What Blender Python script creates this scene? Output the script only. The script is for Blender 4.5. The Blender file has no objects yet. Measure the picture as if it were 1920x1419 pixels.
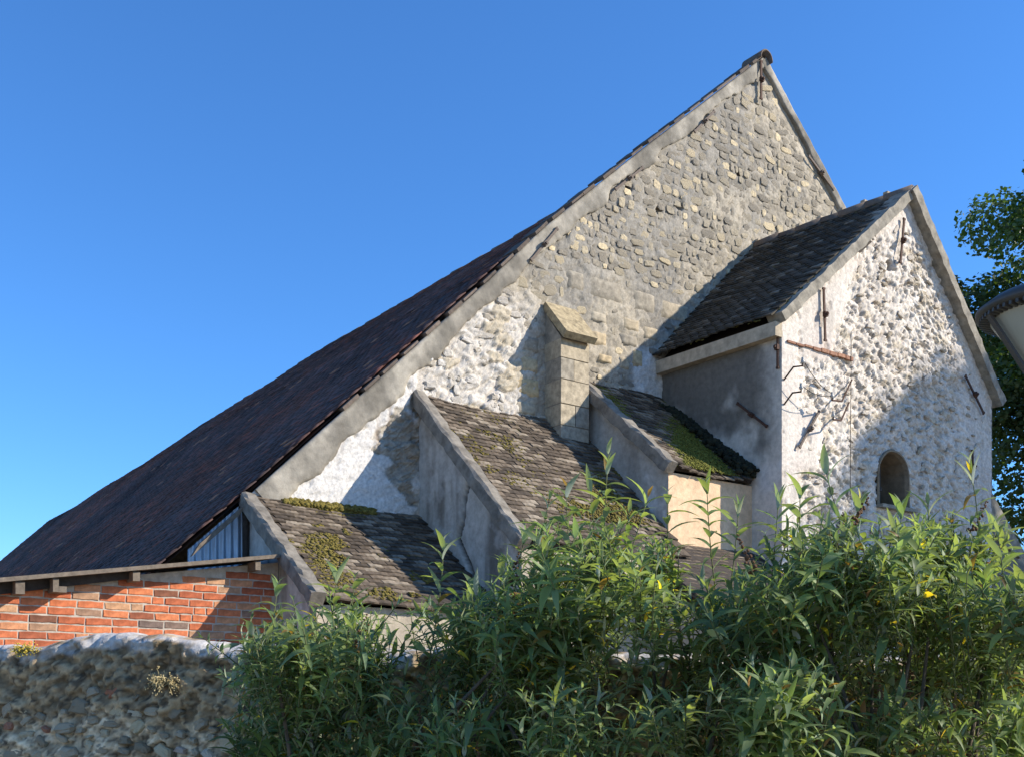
import bpy, math, random
import numpy as np
from mathutils import Matrix, Vector, Quaternion

random.seed(7)
rng = np.random.default_rng(7)
PI = math.pi

# ------------------------------------------------------------------ camera, sky, sun, exposure
F_PX, TH, YH = 2003.3, 0.936, 1300.0          # focal length (px of a 1920 wide frame), wall angle, horizon row
EYE = 1.6
SN, CS = math.sin(TH), math.cos(TH)
scene = bpy.context.scene
col = scene.collection
cam_d = bpy.data.cameras.new('camera')
cam = bpy.data.objects.new('camera', cam_d)
col.objects.link(cam)
cam_d.sensor_width = 36.0
cam_d.lens = 36.0 * F_PX / 1920.0
cam_d.shift_y = (YH - 709.5) / 1920.0
cam_d.clip_end = 2000
cam.location = (0, 0, EYE)
cam.rotation_euler = (PI / 2, 0, TH - PI / 2)
scene.camera = cam

SUN = Vector((1.22, -1.0, 0.86)).normalized()   # towards the sun
world = bpy.data.worlds.new('World')
scene.world = world
world.use_nodes = True
nt = world.node_tree
nt.nodes.clear()
sky = nt.nodes.new('ShaderNodeTexSky')
sky.sky_type = 'NISHITA'
sky.sun_disc = False
sky.sun_elevation = math.asin(SUN.z)
sky.sun_rotation = math.atan2(SUN.x, SUN.y)
sky.altitude = 3000
sky.air_density = 1.45
sky.dust_density = 0.0
sky.ozone_density = 10.0
bg = nt.nodes.new('ShaderNodeBackground')
bg.inputs[1].default_value = 0.15
out = nt.nodes.new('ShaderNodeOutputWorld')
hs = nt.nodes.new('ShaderNodeHueSaturation')
hs.inputs['Saturation'].default_value = 1.05
nt.links.new(sky.outputs[0], hs.inputs['Color'])
nt.links.new(hs.outputs[0], bg.inputs[0])
nt.links.new(bg.outputs[0], out.inputs[0])

sun_d = bpy.data.lights.new('sun', 'SUN')
sun_d.energy = 4.6
sun_d.angle = math.radians(0.53)
sun_d.color = (1.0, 0.93, 0.82)
sun = bpy.data.objects.new('sun', sun_d)
sun.rotation_euler = SUN.to_track_quat('Z', 'Y').to_euler()
sun.location = (20, -20, 30)
col.objects.link(sun)
scene.view_settings.view_transform = 'Standard'
scene.view_settings.look = 'None'
scene.view_settings.exposure = 0.74
scene.view_settings.gamma = 1.0

# ------------------------------------------------------------------ pixel -> place (X along the gable wall, Y away from the street)
def onV(x, y, V):
    a = (x - 960) / F_PX
    t = V / (SN - a * CS)
    return np.array([t * (a * SN + CS), V, (YH - y) / F_PX * t + EYE])
def onU(x, y, U):
    a = (x - 960) / F_PX
    t = U / (a * SN + CS)
    return np.array([U, t * (SN - a * CS), (YH - y) / F_PX * t + EYE])
def onT(x, y, t):
    a = (x - 960) / F_PX
    return np.array([t * (a * SN + CS), t * (SN - a * CS), (YH - y) / F_PX * t + EYE])
def to_px(p):
    r = p[0] * SN - p[1] * CS
    w = p[0] * CS + p[1] * SN
    return 960 + F_PX * r / w, YH - F_PX * (p[2] - EYE) / w

# ------------------------------------------------------------------ noise
def _h(ix, iy, iz, seed):
    n = (ix.astype(np.int64) * 374761393 + iy.astype(np.int64) * 668265263 + iz.astype(np.int64) * 2147483647 + seed * 1274126177) & 0xFFFFFFFF
    n = ((n ^ (n >> 13)) * 1274126177) & 0xFFFFFFFF
    n = n ^ (n >> 16)
    return (n & 0xFFFFFF) / float(0xFFFFFF)
def vnoise(x, y, z=0.0, seed=0):
    x, y = np.asarray(x, float), np.asarray(y, float)
    z = np.zeros_like(x) + z
    xi, yi, zi = np.floor(x), np.floor(y), np.floor(z)
    fx, fy, fz = x - xi, y - yi, z - zi
    fx, fy, fz = [q * q * (3 - 2 * q) for q in (fx, fy, fz)]
    r = 0
    for dx in (0, 1):
        for dy in (0, 1):
            for dz in (0, 1):
                w = (fx if dx else 1 - fx) * (fy if dy else 1 - fy) * (fz if dz else 1 - fz)
                r = r + w * _h(xi + dx, yi + dy, zi + dz, seed)
    return r
def fbm(x, y, s=1.0, o=4, seed=0, z=0.0):
    r, a, t = 0, 1.0, 0
    for k in range(o):
        r = r + a * vnoise(np.asarray(x) * s, np.asarray(y) * s, z * s, seed + k)
        t += a
        a *= 0.55
        s *= 2.03
    return r / t                                   # 0..1
def worley(x, y, seed=0, facet=False):
    xi, yi = np.floor(x), np.floor(y)
    f1 = np.full(x.shape, 9.0)
    f2 = np.full(x.shape, 9.0)
    cid = np.zeros(x.shape)
    tl_ = np.zeros(x.shape)
    for dx in (-1, 0, 1):
        for dy in (-1, 0, 1):
            cx, cy = xi + dx, yi + dy
            px = cx + _h(cx, cy, cx * 0, seed)
            py = cy + _h(cx, cy, cx * 0 + 1, seed)
            d = np.hypot(px - x, py - y)
            i = _h(cx, cy, cx * 0 + 2, seed)
            m = d < f1
            f2 = np.where(m, f1, np.minimum(f2, d))
            cid = np.where(m, i, cid)
            if facet:
                tx, ty = _h(cx, cy, cx * 0 + 3, seed) - .5, _h(cx, cy, cx * 0 + 4, seed) - .5
                tl_ = np.where(m, (x - px) * tx + (y - py) * ty, tl_)
            f1 = np.where(m, d, f1)
    return (f1, f2, cid, tl_) if facet else (f1, f2, cid)
def sstep(a, b, x):
    t = np.clip((x - a) / (b - a), 0, 1)
    return t * t * (3 - 2 * t)
def lerp(a, b, t):
    t = np.asarray(t)[..., None]
    return np.asarray(a) * (1 - t) + np.asarray(b) * t

# ------------------------------------------------------------------ materials
def new_mat(name):
    m = bpy.data.materials.new(name)
    m.use_nodes = True
    n = m.node_tree
    b = n.nodes['Principled BSDF']
    return m, n, b
def nd(n, t, **k):
    x = n.nodes.new(t)
    for a, v in k.items():
        setattr(x, a, v)
    return x
def ramp(n, stops):
    r = nd(n, 'ShaderNodeValToRGB')
    e = r.color_ramp.elements
    e[0].position, e[0].color = stops[0][0], (*stops[0][1], 1)
    e[1].position, e[1].color = stops[-1][0], (*stops[-1][1], 1)
    for p, c in stops[1:-1]:
        q = e.new(p)
        q.color = (*c, 1)
    return r
def detail(n, b, src, scale=30, amt=0.5, bump=0.3, dist=0.01, rough=0.9, coord='Object', bscale=None):
    """fine grain multiplied over src, with a bump of the same grain"""
    tc = nd(n, 'ShaderNodeTexCoord')
    nz = nd(n, 'ShaderNodeTexNoise')
    nz.inputs['Scale'].default_value = scale
    nz.inputs['Detail'].default_value = 8
    nz.inputs['Roughness'].default_value = 0.65
    n.links.new(tc.outputs[coord], nz.inputs['Vector'])
    mr = nd(n, 'ShaderNodeMapRange')
    mr.inputs[1].default_value = 0.25
    mr.inputs[2].default_value = 0.75
    mr.inputs[3].default_value = 1 - amt
    mr.inputs[4].default_value = 1 + amt
    n.links.new(nz.outputs['Fac'], mr.inputs[0])
    mx = nd(n, 'ShaderNodeVectorMath', operation='SCALE')
    n.links.new(src, mx.inputs[0])
    n.links.new(mr.outputs[0], mx.inputs['Scale'])
    n.links.new(mx.outputs[0], b.inputs['Base Color'])
    b.inputs['Roughness'].default_value = rough
    b.inputs['Specular IOR Level'].default_value = 0.25
    if bump:
        nb = nz
        if bscale:
            nb = nd(n, 'ShaderNodeTexNoise')
            nb.inputs['Scale'].default_value = bscale
            nb.inputs['Detail'].default_value = 8
            n.links.new(tc.outputs[coord], nb.inputs['Vector'])
        bp = nd(n, 'ShaderNodeBump')
        bp.inputs['Strength'].default_value = bump
        bp.inputs['Distance'].default_value = dist
        n.links.new(nb.outputs['Fac'], bp.inputs['Height'])
        n.links.new(bp.outputs[0], b.inputs['Normal'])
def mat_attr(name, **k):                               # colour per vertex ('Col') x grain
    m, n, b = new_mat(name)
    a = nd(n, 'ShaderNodeAttribute', attribute_name='Col')
    detail(n, b, a.outputs['Color'], **k)
    return m
def mat_plain(name, c, metal=0.0, **k):
    m, n, b = new_mat(name)
    r = nd(n, 'ShaderNodeRGB')
    r.outputs[0].default_value = (*c, 1)
    detail(n, b, r.outputs[0], **k)
    b.inputs['Metallic'].default_value = metal
    return m
def mat_random(name, stops, **k):                      # each object its own colour
    m, n, b = new_mat(name)
    o = nd(n, 'ShaderNodeObjectInfo')
    r = ramp(n, stops)
    n.links.new(o.outputs['Random'], r.inputs[0])
    detail(n, b, r.outputs[0], **k)
    return m

M_WALL = mat_attr('masonry', scale=28, amt=0.35, bump=0.6, dist=0.012)
M_FINE = mat_attr('render_coat', scale=14, amt=0.28, bump=0.35, dist=0.008, bscale=60)
GREY_STONES = [(0.0, (.225, .195, .15)), (.4, (.285, .245, .185)), (.7, (.35, .295, .205)), (.88, (.48, .39, .25)), (1.0, (.62, .50, .31))]
WHITE_STONES = [(0.0, (.34, .29, .22)), (.4, (.45, .40, .33)), (1.0, (.58, .53, .46))]
M_STONE = mat_random('gable_stone', GREY_STONES, scale=26, amt=.4, bump=.7, dist=.015)
M_STONE_A = mat_attr('gable_stone_many', scale=26, amt=.4, bump=.7, dist=.015)
M_LIME = mat_random('limewashed_stone', WHITE_STONES, scale=20, amt=.4, bump=.8, dist=.02)
M_ASHLAR = mat_random('ashlar', [(0, (.27, .235, .18)), (.6, (.37, .315, .23)), (1, (.48, .36, .20))], scale=14, amt=.5, bump=.5, dist=.01)
TILE_STOPS = [(0.0, (.055, .042, .030)), (.4, (.10, .075, .052)), (.75, (.155, .118, .082)), (1.0, (.27, .22, .16))]
M_TILE = mat_random('old_tile', TILE_STOPS, scale=22, amt=.6, bump=.5, dist=.008)
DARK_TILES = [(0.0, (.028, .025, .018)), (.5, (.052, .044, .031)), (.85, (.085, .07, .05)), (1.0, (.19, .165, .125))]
M_TILE_D = mat_random('shaded_mossy_tile', DARK_TILES, scale=22, amt=.6, bump=.5, dist=.008)  # mossy black tile, with the shade of the chapel slope darkened into its colours
M_TILE_A = mat_attr('old_tile_many', scale=22, amt=.6, bump=.5, dist=.008)
M_BRICK = mat_random('brick', [(0, (.16, .075, .045)), (.12, (.36, .10, .045)), (.45, (.50, .145, .06)), (.75, (.56, .19, .08)), (.92, (.50, .27, .14)), (1, (.17, .12, .095))],
                     scale=13, amt=.6, bump=.7, dist=.008)
M_RUBBLE = mat_random('wall_stone', [(0, (.30, .235, .15)), (.5, (.50, .40, .27)), (.8, (.60, .48, .29)), (.93, (.68, .60, .48)), (1, (.42, .17, .09))], scale=24, amt=.5, bump=.6, dist=.012)
M_CEMENT = mat_plain('cement', (.26, .23, .18), scale=8, amt=.6, bump=.4, dist=.008, bscale=45)
M_COPE = mat_plain('verge_cement', (.20, .175, .14), scale=7, amt=.65, bump=.4, dist=.008, bscale=40)
M_CREAM = mat_plain('cornice_plaster', (.44, .36, .255), scale=8, amt=.45, bump=.2, dist=.005)
M_IRON = mat_plain('rusty_iron', (.075, .038, .025), scale=60, amt=.5, bump=.3, dist=.003, rough=.8)
M_OLDIRON = mat_plain('grey_iron', (.15, .115, .09), scale=60, amt=.4, bump=.3, dist=.003, rough=.8)
M_WOOD = mat_plain('weathered_wood', (.17, .135, .10), scale=18, amt=.45, bump=.4, dist=.006)
M_DARKWOOD = mat_plain('dark_wood', (.05, .04, .032), scale=18, amt=.45, bump=.4, dist=.006)
M_SHEET = mat_plain('corrugated_steel', (.48, .55, .62), scale=5, amt=.2, bump=.05, dist=.003, rough=.5, metal=.5)
M_PORCELAIN = mat_plain('porcelain', (.42, .39, .34), scale=5, amt=.05, bump=0, rough=.25)
M_MOSS = mat_attr('moss', scale=60, amt=.5, bump=.8, dist=.01, rough=1.0)
M_BARK = mat_plain('bark', (.11, .085, .06), scale=14, amt=.5, bump=.7, dist=.02)
M_STEM = mat_plain('shrub_stem', (.13, .14, .06), scale=30, amt=.3, bump=.2, dist=.004)
M_GROUND = mat_plain('earth', (.30, .255, .185), scale=3, amt=.4, bump=.5, dist=.03)
M_ROAD = mat_plain('pale_gravel_lane', (.42, .37, .29), scale=80, amt=.4, bump=.4, dist=.004)
M_PAINT = mat_plain('lamp_enamel', (.065, .06, .055), scale=10, amt=.15, bump=.0, rough=.45)

def leaf_mat(name, top, under, trans=.35):
    m, n, b = new_mat(name)
    a = nd(n, 'ShaderNodeAttribute', attribute_name='Col')
    g = nd(n, 'ShaderNodeNewGeometry')
    mt = nd(n, 'ShaderNodeMix', data_type='RGBA', blend_type='MULTIPLY')
    mt.inputs[0].default_value = 1
    side = nd(n, 'ShaderNodeMix', data_type='RGBA')
    side.inputs[6].default_value = (*top, 1)
    side.inputs[7].default_value = (*under, 1)
    n.links.new(g.outputs['Backfacing'], side.inputs[0])
    n.links.new(side.outputs[2], mt.inputs[6])
    n.links.new(a.outputs['Color'], mt.inputs[7])
    n.links.new(mt.outputs[2], b.inputs['Base Color'])
    b.inputs['Roughness'].default_value = .55
    b.inputs['Specular IOR Level'].default_value = .35
    tr = nd(n, 'ShaderNodeBsdfTranslucent')
    tm = nd(n, 'ShaderNodeMix', data_type='RGBA', blend_type='MULTIPLY')
    tm.inputs[0].default_value = 1
    tm.inputs[6].default_value = (top[0] * 2.6, top[1] * 2.4, top[2] * .9, 1)
    n.links.new(a.outputs['Color'], tm.inputs[7])
    n.links.new(tm.outputs[2], tr.inputs[0])
    ms = nd(n, 'ShaderNodeMixShader')
    ms.inputs[0].default_value = trans
    n.links.new(b.outputs[0], ms.inputs[1])
    n.links.new(tr.outputs[0], ms.inputs[2])
    n.links.new(ms.outputs[0], n.nodes['Material Output'].inputs[0])
    return m
M_LEAF = leaf_mat('shrub_leaf', (.132, .182, .076), (.36, .40, .31), .38)
M_TREELEAF = leaf_mat('tree_leaf', (.045, .085, .022), (.08, .12, .05), .3)

# ------------------------------------------------------------------ mesh helpers
def add_mesh(name, V, F, mat, parent=None, smooth=False, colr=None, link=True):
    me = bpy.data.meshes.new(name)
    V = np.asarray(V, dtype=np.float32).reshape(-1, 3)
    if isinstance(F, np.ndarray):
        k = F.shape[1]
        me.vertices.add(len(V))
        me.vertices.foreach_set('co', V.ravel())
        me.loops.add(F.size)
        me.loops.foreach_set('vertex_index', F.astype(np.int32).ravel())
        me.polygons.add(len(F))
        me.polygons.foreach_set('loop_start', (np.arange(len(F)) * k).astype(np.int32))
        me.update(calc_edges=True)
    else:
        me.from_pydata([tuple(map(float, v)) for v in V], [], F)
        me.update()
    if smooth:
        me.polygons.foreach_set('use_smooth', np.ones(len(me.polygons), bool))
    if colr is not None:
        c = np.asarray(colr, dtype=np.float32)
        if c.ndim == 1:
            c = np.tile(c, (len(V), 1))
        at = me.color_attributes.new('Col', 'FLOAT_COLOR', 'POINT')
        at.data.foreach_set('color', np.hstack([c[:, :3], np.ones((len(V), 1), np.float32)]).ravel())
    me.materials.append(mat)
    me.validate()
    if not link:
        return me
    return put(name, me, parent)
def put(name, me, parent=None, mat4=None):
    o = bpy.data.objects.new(name, me)
    col.objects.link(o)
    if mat4 is not None:
        o.matrix_basis = mat4
    adopt(o, parent)
    return o
def adopt(o, parent):
    if parent is not None:
        o.parent = parent
        if parent.type == 'EMPTY':
            o.matrix_parent_inverse = Matrix.Translation(-Vector(parent.location))
def thing(name, label, cat, loc, group=None):
    o = bpy.data.objects.new(name, None)
    o.empty_display_size = .3
    col.objects.link(o)
    o.location = loc
    return tag(o, label, cat, group)
def tag(o, label, cat, group=None):
    o['label'], o['category'] = label, cat
    if group:
        o['group'] = group
    return o
BOXF = np.array([[0, 1, 3, 2], [4, 6, 7, 5], [0, 4, 5, 1], [2, 3, 7, 6], [0, 2, 6, 4], [1, 5, 7, 3]])
class MB:
    def __init__(s):
        s.v, s.f, s.n = [], [], 0
    def add(s, V, F):
        V = np.asarray(V, float)
        s.v.append(V)
        s.f += [tuple(int(i) + s.n for i in f) for f in F]
        s.n += len(V)
        return s
    def box(s, c, ax, ay, az):                         # half axes
        c, ax, ay, az = [np.asarray(q, float) for q in (c, ax, ay, az)]
        V = [c + i * ax + j * ay + k * az for i in (-1, 1) for j in (-1, 1) for k in (-1, 1)]
        F = BOXF if np.dot(np.cross(ax, ay), az) > 0 else BOXF[:, ::-1]
        return s.add(V, F)
    def bar(s, p0, p1, side, up):                      # box between two points; side/up full vectors
        p0, p1 = np.asarray(p0, float), np.asarray(p1, float)
        return s.box((p0 + p1) / 2, (p1 - p0) / 2, np.asarray(side, float) / 2, np.asarray(up, float) / 2)
    def prism(s, pts, ext):                            # planar outline pushed along ext
        pts = np.asarray(pts, float)
        n = len(pts)
        V = np.vstack([pts, pts + np.asarray(ext, float)])
        nr = np.zeros(3)
        for i in range(n):
            nr += np.cross(pts[i], pts[(i + 1) % n])
        F = [tuple(range(n))[::-1], tuple(range(n, 2 * n))] + [(i, (i + 1) % n, (i + 1) % n + n, i + n) for i in range(n)]
        if np.dot(nr, ext) < 0:
            F = [f[::-1] for f in F]
        return s.add(V, F)
    def tube(s, P, r, n=8):
        P = [Vector(map(float, p)) for p in P]
        rr = r if hasattr(r, '__len__') else [r] * len(P)
        V, F = [], []
        for i, p in enumerate(P):
            d = (P[min(i + 1, len(P) - 1)] - P[max(i - 1, 0)]).normalized()
            a = d.orthogonal().normalized() if i == 0 else (a - d * a.dot(d)).normalized()
            b = d.cross(a)
            for k in range(n):
                q = 2 * PI * k / n
                V.append(p + (a * math.cos(q) + b * math.sin(q)) * rr[i])
        for i in range(len(P) - 1):
            for k in range(n):
                F.append((i * n + k, i * n + (k + 1) % n, (i + 1) * n + (k + 1) % n, (i + 1) * n + k))
        F += [tuple(range(n))[::-1], tuple(range((len(P) - 1) * n, len(P) * n))]
        return s.add([tuple(v) for v in V], F)
    def lathe(s, c, prof, n=24):                       # prof: (r, z) from bottom to top
        c = np.asarray(c, float)
        V = [c + (r * math.cos(2 * PI * k / n), r * math.sin(2 * PI * k / n), z) for r, z in prof for k in range(n)]
        F = [(i * n + k, i * n + (k + 1) % n, (i + 1) * n + (k + 1) % n, (i + 1) * n + k) for i in range(len(prof) - 1) for k in range(n)]
        F += [tuple(range(n))[::-1], tuple(range((len(prof) - 1) * n, len(prof) * n))]
        return s.add(V, F)
    def build(s, name, mat, parent=None, smooth=False, colr=None):
        return add_mesh(name, np.vstack(s.v), s.f, mat, parent, smooth, colr)

def wall_surface(name, org, eu, n, s0, s1, bottom, top, res, disp, mat, parent, smooth=True):
    """a relief wall: s runs along eu, z from bottom(s) to top(s); disp(s, z) -> (out along n, colour)"""
    ns = max(2, int((s1 - s0) / res))
    S = np.linspace(s0, s1, ns)
    B = np.array([bottom(q) for q in S])
    T = np.array([top(q) for q in S])
    nz = max(2, int((T - B).max() / res))
    t = np.linspace(0, 1, nz)
    SS = np.repeat(S[:, None], nz, 1)
    ZZ = B[:, None] + (T - B)[:, None] * t[None, :]
    d, c = disp(SS.ravel(), ZZ.ravel())
    org, eu, n = [np.asarray(q, float) for q in (org, eu, n)]
    V = org + SS.ravel()[:, None] * eu + ZZ.ravel()[:, None] * np.array([0, 0, 1.]) + d[:, None] * n
    I = np.arange(ns * nz).reshape(ns, nz)
    F = np.stack([I[:-1, :-1], I[1:, :-1], I[1:, 1:], I[:-1, 1:]], -1).reshape(-1, 4)
    if np.dot(np.cross(eu, (0, 0, 1)), n) < 0:
        F = F[:, ::-1]
    return add_mesh(name, V, np.ascontiguousarray(F), mat, parent, smooth, c)
def polyd(s, z, pts):
    """distance to a polyline"""
    d = np.full(s.shape, 9.)
    for (a, b), (c, e) in zip(pts[:-1], pts[1:]):
        L = (c - a) ** 2 + (e - b) ** 2
        t = np.clip(((s - a) * (c - a) + (z - b) * (e - b)) / L, 0, 1)
        d = np.minimum(d, np.hypot(s - a - t * (c - a), z - b - t * (e - b)))
    return d

def stone_mesh(seed, n=10):
    r = random.Random(seed)
    V, F = [], []
    e = r.uniform(3.5, 8)
    ph = r.uniform(0, 6.28)
    rad = []
    for k in range(n):
        q = 2 * PI * k / n + ph * .2
        c, s_ = math.cos(q), math.sin(q)
        rad.append((abs(c) ** e + abs(s_) ** e) ** (-1 / e) * r.uniform(.74, 1.03))
    for lev, sc, h in ((0, 1.0, -1.5), (1, .975, .25), (2, .74, .85)):
        for k in range(n):
            q = 2 * PI * k / n + ph * .2
            V.append((math.cos(q) * rad[k] * sc, math.sin(q) * rad[k] * sc, h + (r.uniform(-.45, .35) if lev else 0)))
    V.append((r.uniform(-.2, .2), r.uniform(-.2, .2), 1.0))
    for l in (0, 1):
        for k in range(n):
            F.append((l * n + k, l * n + (k + 1) % n, (l + 1) * n + (k + 1) % n, (l + 1) * n + k))
    for k in range(n):
        F.append((2 * n + k, 2 * n + (k + 1) % n, 3 * n))
    return np.array(V), F
STONES = [stone_mesh(k) for k in range(14)]
def stone_meshes(mat, tagname):
    return [add_mesh(tagname, V, F, mat, smooth=False, link=False) for V, F in STONES]
def stone_matrix(p, w, h, d, n, roll):
    """stone centred at p on a wall of outward normal n; w,h half sizes, d how proud"""
    n = Vector(n)
    right = Vector((0, 0, 1)).cross(n)
    R = Matrix((right, Vector((0, 0, 1)), n)).transposed().to_4x4()
    return Matrix.Translation(Vector(map(float, p))) @ R @ Matrix.Rotation(roll, 4, 'Z') @ Matrix.Diagonal((w, h, d, 1))
def lay_stones(specs, mats_meshes, attr_mat, stops, parent, name='stone', nmax=300, extra='small_stones'):
    """specs: (p, w, h, d, n, roll). The largest become objects, the rest one joined part"""
    specs = sorted(specs, key=lambda q: -q[1] * q[2])
    for k, sp in enumerate(specs[:nmax]):
        put(name, mats_meshes[k % len(mats_meshes)], parent, stone_matrix(*sp))
    rest = specs[nmax:]
    if rest:
        mb, cl = MB(), []
        xs = [s[0] for s in stops]
        for k, sp in enumerate(rest):
            V, F = STONES[k % len(STONES)]
            m = np.array(stone_matrix(*sp))
            mb.add(V @ m[:3, :3].T + m[:3, 3], F)
            q = random.random()
            cl.append(np.tile([np.interp(q, xs, [s[1][i] for s in stops]) for i in range(3)], (len(V), 1)))
        o = mb.build(extra, attr_mat, parent, False, np.vstack(cl))
        o['kind'] = 'stuff'

def tile_mesh(seed, w, l, th):
    r = random.Random(seed)
    b = .002
    V = []
    for i, x in enumerate((-w / 2, -w / 6, w / 6, w / 2)):
        cz = b * (1 - (2 * x / w) ** 2)
        for y in (-l / 2 + (r.uniform(-.006, .006)), l / 2):
            for z in (0, th):
                V.append((x, y, z + cz))
    F = []
    for i in range(3):
        a, c = i * 4, i * 4 + 4
        F += [(a + 1, c + 1, c + 3, a + 3), (a, a + 2, c + 2, c), (a, c, c + 1, a + 1), (a + 2, a + 3, c + 3, c + 2)]
    F += [(0, 1, 3, 2), (12, 14, 15, 13)]
    return np.array(V), F
def tile_roof(parent, top0, A, D, W, L, surf=None, tw=.15, ex=.077, tl=.22, th=.018, nmax=300, quad=None, stops=None, mat=None):
    """plain tiles in courses: top0 the upper left corner, A along the eave, D down the slope (unit vectors)"""
    A, D = Vector(A).normalized(), Vector(D).normalized()
    N = A.cross(-D).normalized()
    if N.z < 0:
        N = -N
    tilt = math.atan(1.7 * th / tl)
    Yt = (-D * math.cos(tilt) + -N * math.sin(tilt)).normalized()      # tile axis, towards the ridge
    Zt = A.cross(Yt).normalized()
    if Zt.z < 0:
        Zt = -Zt
    X = Yt.cross(Zt)
    vs = [tile_mesh(k, tw * .985, tl, th) for k in range(4)]
    stops = stops or TILE_STOPS
    meshes = [add_mesh('tile', V, F, mat or M_TILE, link=False) for V, F in vs]
    items = []
    nr = int(L / ex)
    for r in range(nr + 1):
        off = (r % 2) * tw / 2 + random.uniform(-.012, .012)
        for k in range(-1, int(W / tw) + 1):
            x = off + k * tw + tw / 2
            if x < tw * .4 or x > W - tw * .35:
                continue
            y = r * ex
            w = surf(x / W, y / L) if surf else 0.0
            base_ = Vector(map(float, top0)) + A * x + D * y
            if quad is not None:                       # a roof plane that is not quite a rectangle
                fx, fy = x / W, y / L
                base_ = Vector(map(float, (quad[0] * (1 - fx) + quad[1] * fx) * (1 - fy) + (quad[3] * (1 - fx) + quad[2] * fx) * fy))
            p = base_ + A * (0 + random.uniform(-.005, .005)) + D * (-tl / 2 + ex + random.uniform(-.008, .008)) + N * (.022 + w + random.uniform(-.002, .005))
            rot = Matrix((X, Yt, Zt)).transposed().to_4x4() @ Matrix.Rotation(random.gauss(0, .014), 4, 'Z') @ Matrix.Rotation(random.gauss(0, .012), 4, 'Y') @ Matrix.Rotation(random.gauss(0, .014), 4, 'X')
            items.append((Vector(p).dot(Vector((CS, SN, 0))), Matrix.Translation(p) @ rot))
    items.sort(key=lambda q: q[0])
    for k, (d, m) in enumerate(items[:nmax]):
        put('tile', meshes[k % 4], parent, m)
    rest = items[nmax:]
    if rest:
        mb, cl = MB(), []
        xs = [s[0] for s in stops]
        for k, (d, m) in enumerate(rest):
            V, F = vs[k % 4]
            m = np.array(m)
            mb.add(V @ m[:3, :3].T + m[:3, 3], F)
            q = random.random()
            cl.append(np.tile([np.interp(q, xs, [s[1][i] for s in stops]) for i in range(3)], (len(V), 1)))
        o = mb.build('upper_tiles', M_TILE_A, parent, False, np.vstack(cl))
        o['kind'] = 'stuff'
    return N
ICO_V, ICO_F = None, None
def blob():
    global ICO_V, ICO_F
    if ICO_V is None:
        import bmesh
        bm = bmesh.new()
        bmesh.ops.create_icosphere(bm, subdivisions=1, radius=1)
        ICO_V = np.array([v.co[:] for v in bm.verts])
        ICO_F = [tuple(v.index for v in f.verts) for f in bm.faces]
        bm.free()
    return ICO_V, ICO_F
def moss_patch(parent, pts, N, c0=(.10, .078, .016), c1=(.19, .15, .035), smin=.006, smax=.022, flat=.45, name='moss'):
    mb, cl = MB(), []
    V0, F0 = blob()
    N = Vector(N).normalized()
    R = np.array(N.to_track_quat('Z', 'Y').to_matrix())
    for p in pts:
        s = random.uniform(smin, smax)
        V = V0 * (1 + rng.uniform(-.25, .25, (len(V0), 1))) * np.array([s * random.uniform(.8, 1.4), s, s * flat])
        mb.add(V @ R.T + np.asarray(p, float), F0)
        cl.append(np.tile(lerp(c0, c1, random.random()), (len(V0), 1)))
    if mb.n:
        o = mb.build(name, M_MOSS, parent, True, np.vstack(cl))
        o['kind'] = 'stuff'

# ================================================================== the setting
VG = 10.23                                             # plane of the big gable
def structure(o):
    o['kind'] = 'structure'
    return o
MB_ = MB()
structure(add_mesh('ground', [(-600, -600, 0), (600, -600, 0), (600, 600, 0), (-600, 600, 0)], [(0, 1, 2, 3)], M_GROUND))
rd = np.array([CS, SN, 0]); rr = np.array([SN, -CS, 0])
q = [rd * 2.6 - rr * 60, rd * 2.6 + rr * 60, rd * -4 + rr * 60, rd * -4 - rr * 60]
structure(add_mesh('road', [tuple(p + np.array([0, 0, .004])) for p in q], [(3, 2, 1, 0)], M_ROAD))
structure(MB().bar(rd * 2.7 - rr * 60 + (0, 0, .05), rd * 2.7 + rr * 60 + (0, 0, .05), rd * .16, (0, 0, .14)).build('kerb', M_CEMENT))

# ------------------------------------------------------------------ the barn with the big gable
RAKE = sorted([tuple(onV(x, y, VG)[[0, 2]]) for x, y in ((1428, 106), (1215, 268), (1019, 424), (907, 530), (740, 680), (470, 922))])
UA, ZA = RAKE[-1]
RAKE_L = [(RAKE[0][0] - 2.2, RAKE[0][1] - 2.2 * .93)] + RAKE
RS = .872
def rake_z(U):
    U = np.asarray(U, float)
    return np.where(U <= UA, np.interp(U, [q[0] for q in RAKE_L], [q[1] for q in RAKE_L]), ZA - RS * (U - UA))
U_L = onV(466, 925, VG)[0]                             # left corner of the gable wall
U_R = UA + 8.6
LEN = 21.9
barn = thing('stone_barn', 'huge old stone barn with steep dark tiled roof and tall rubble gable', 'barn', (UA, VG, 0))

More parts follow.
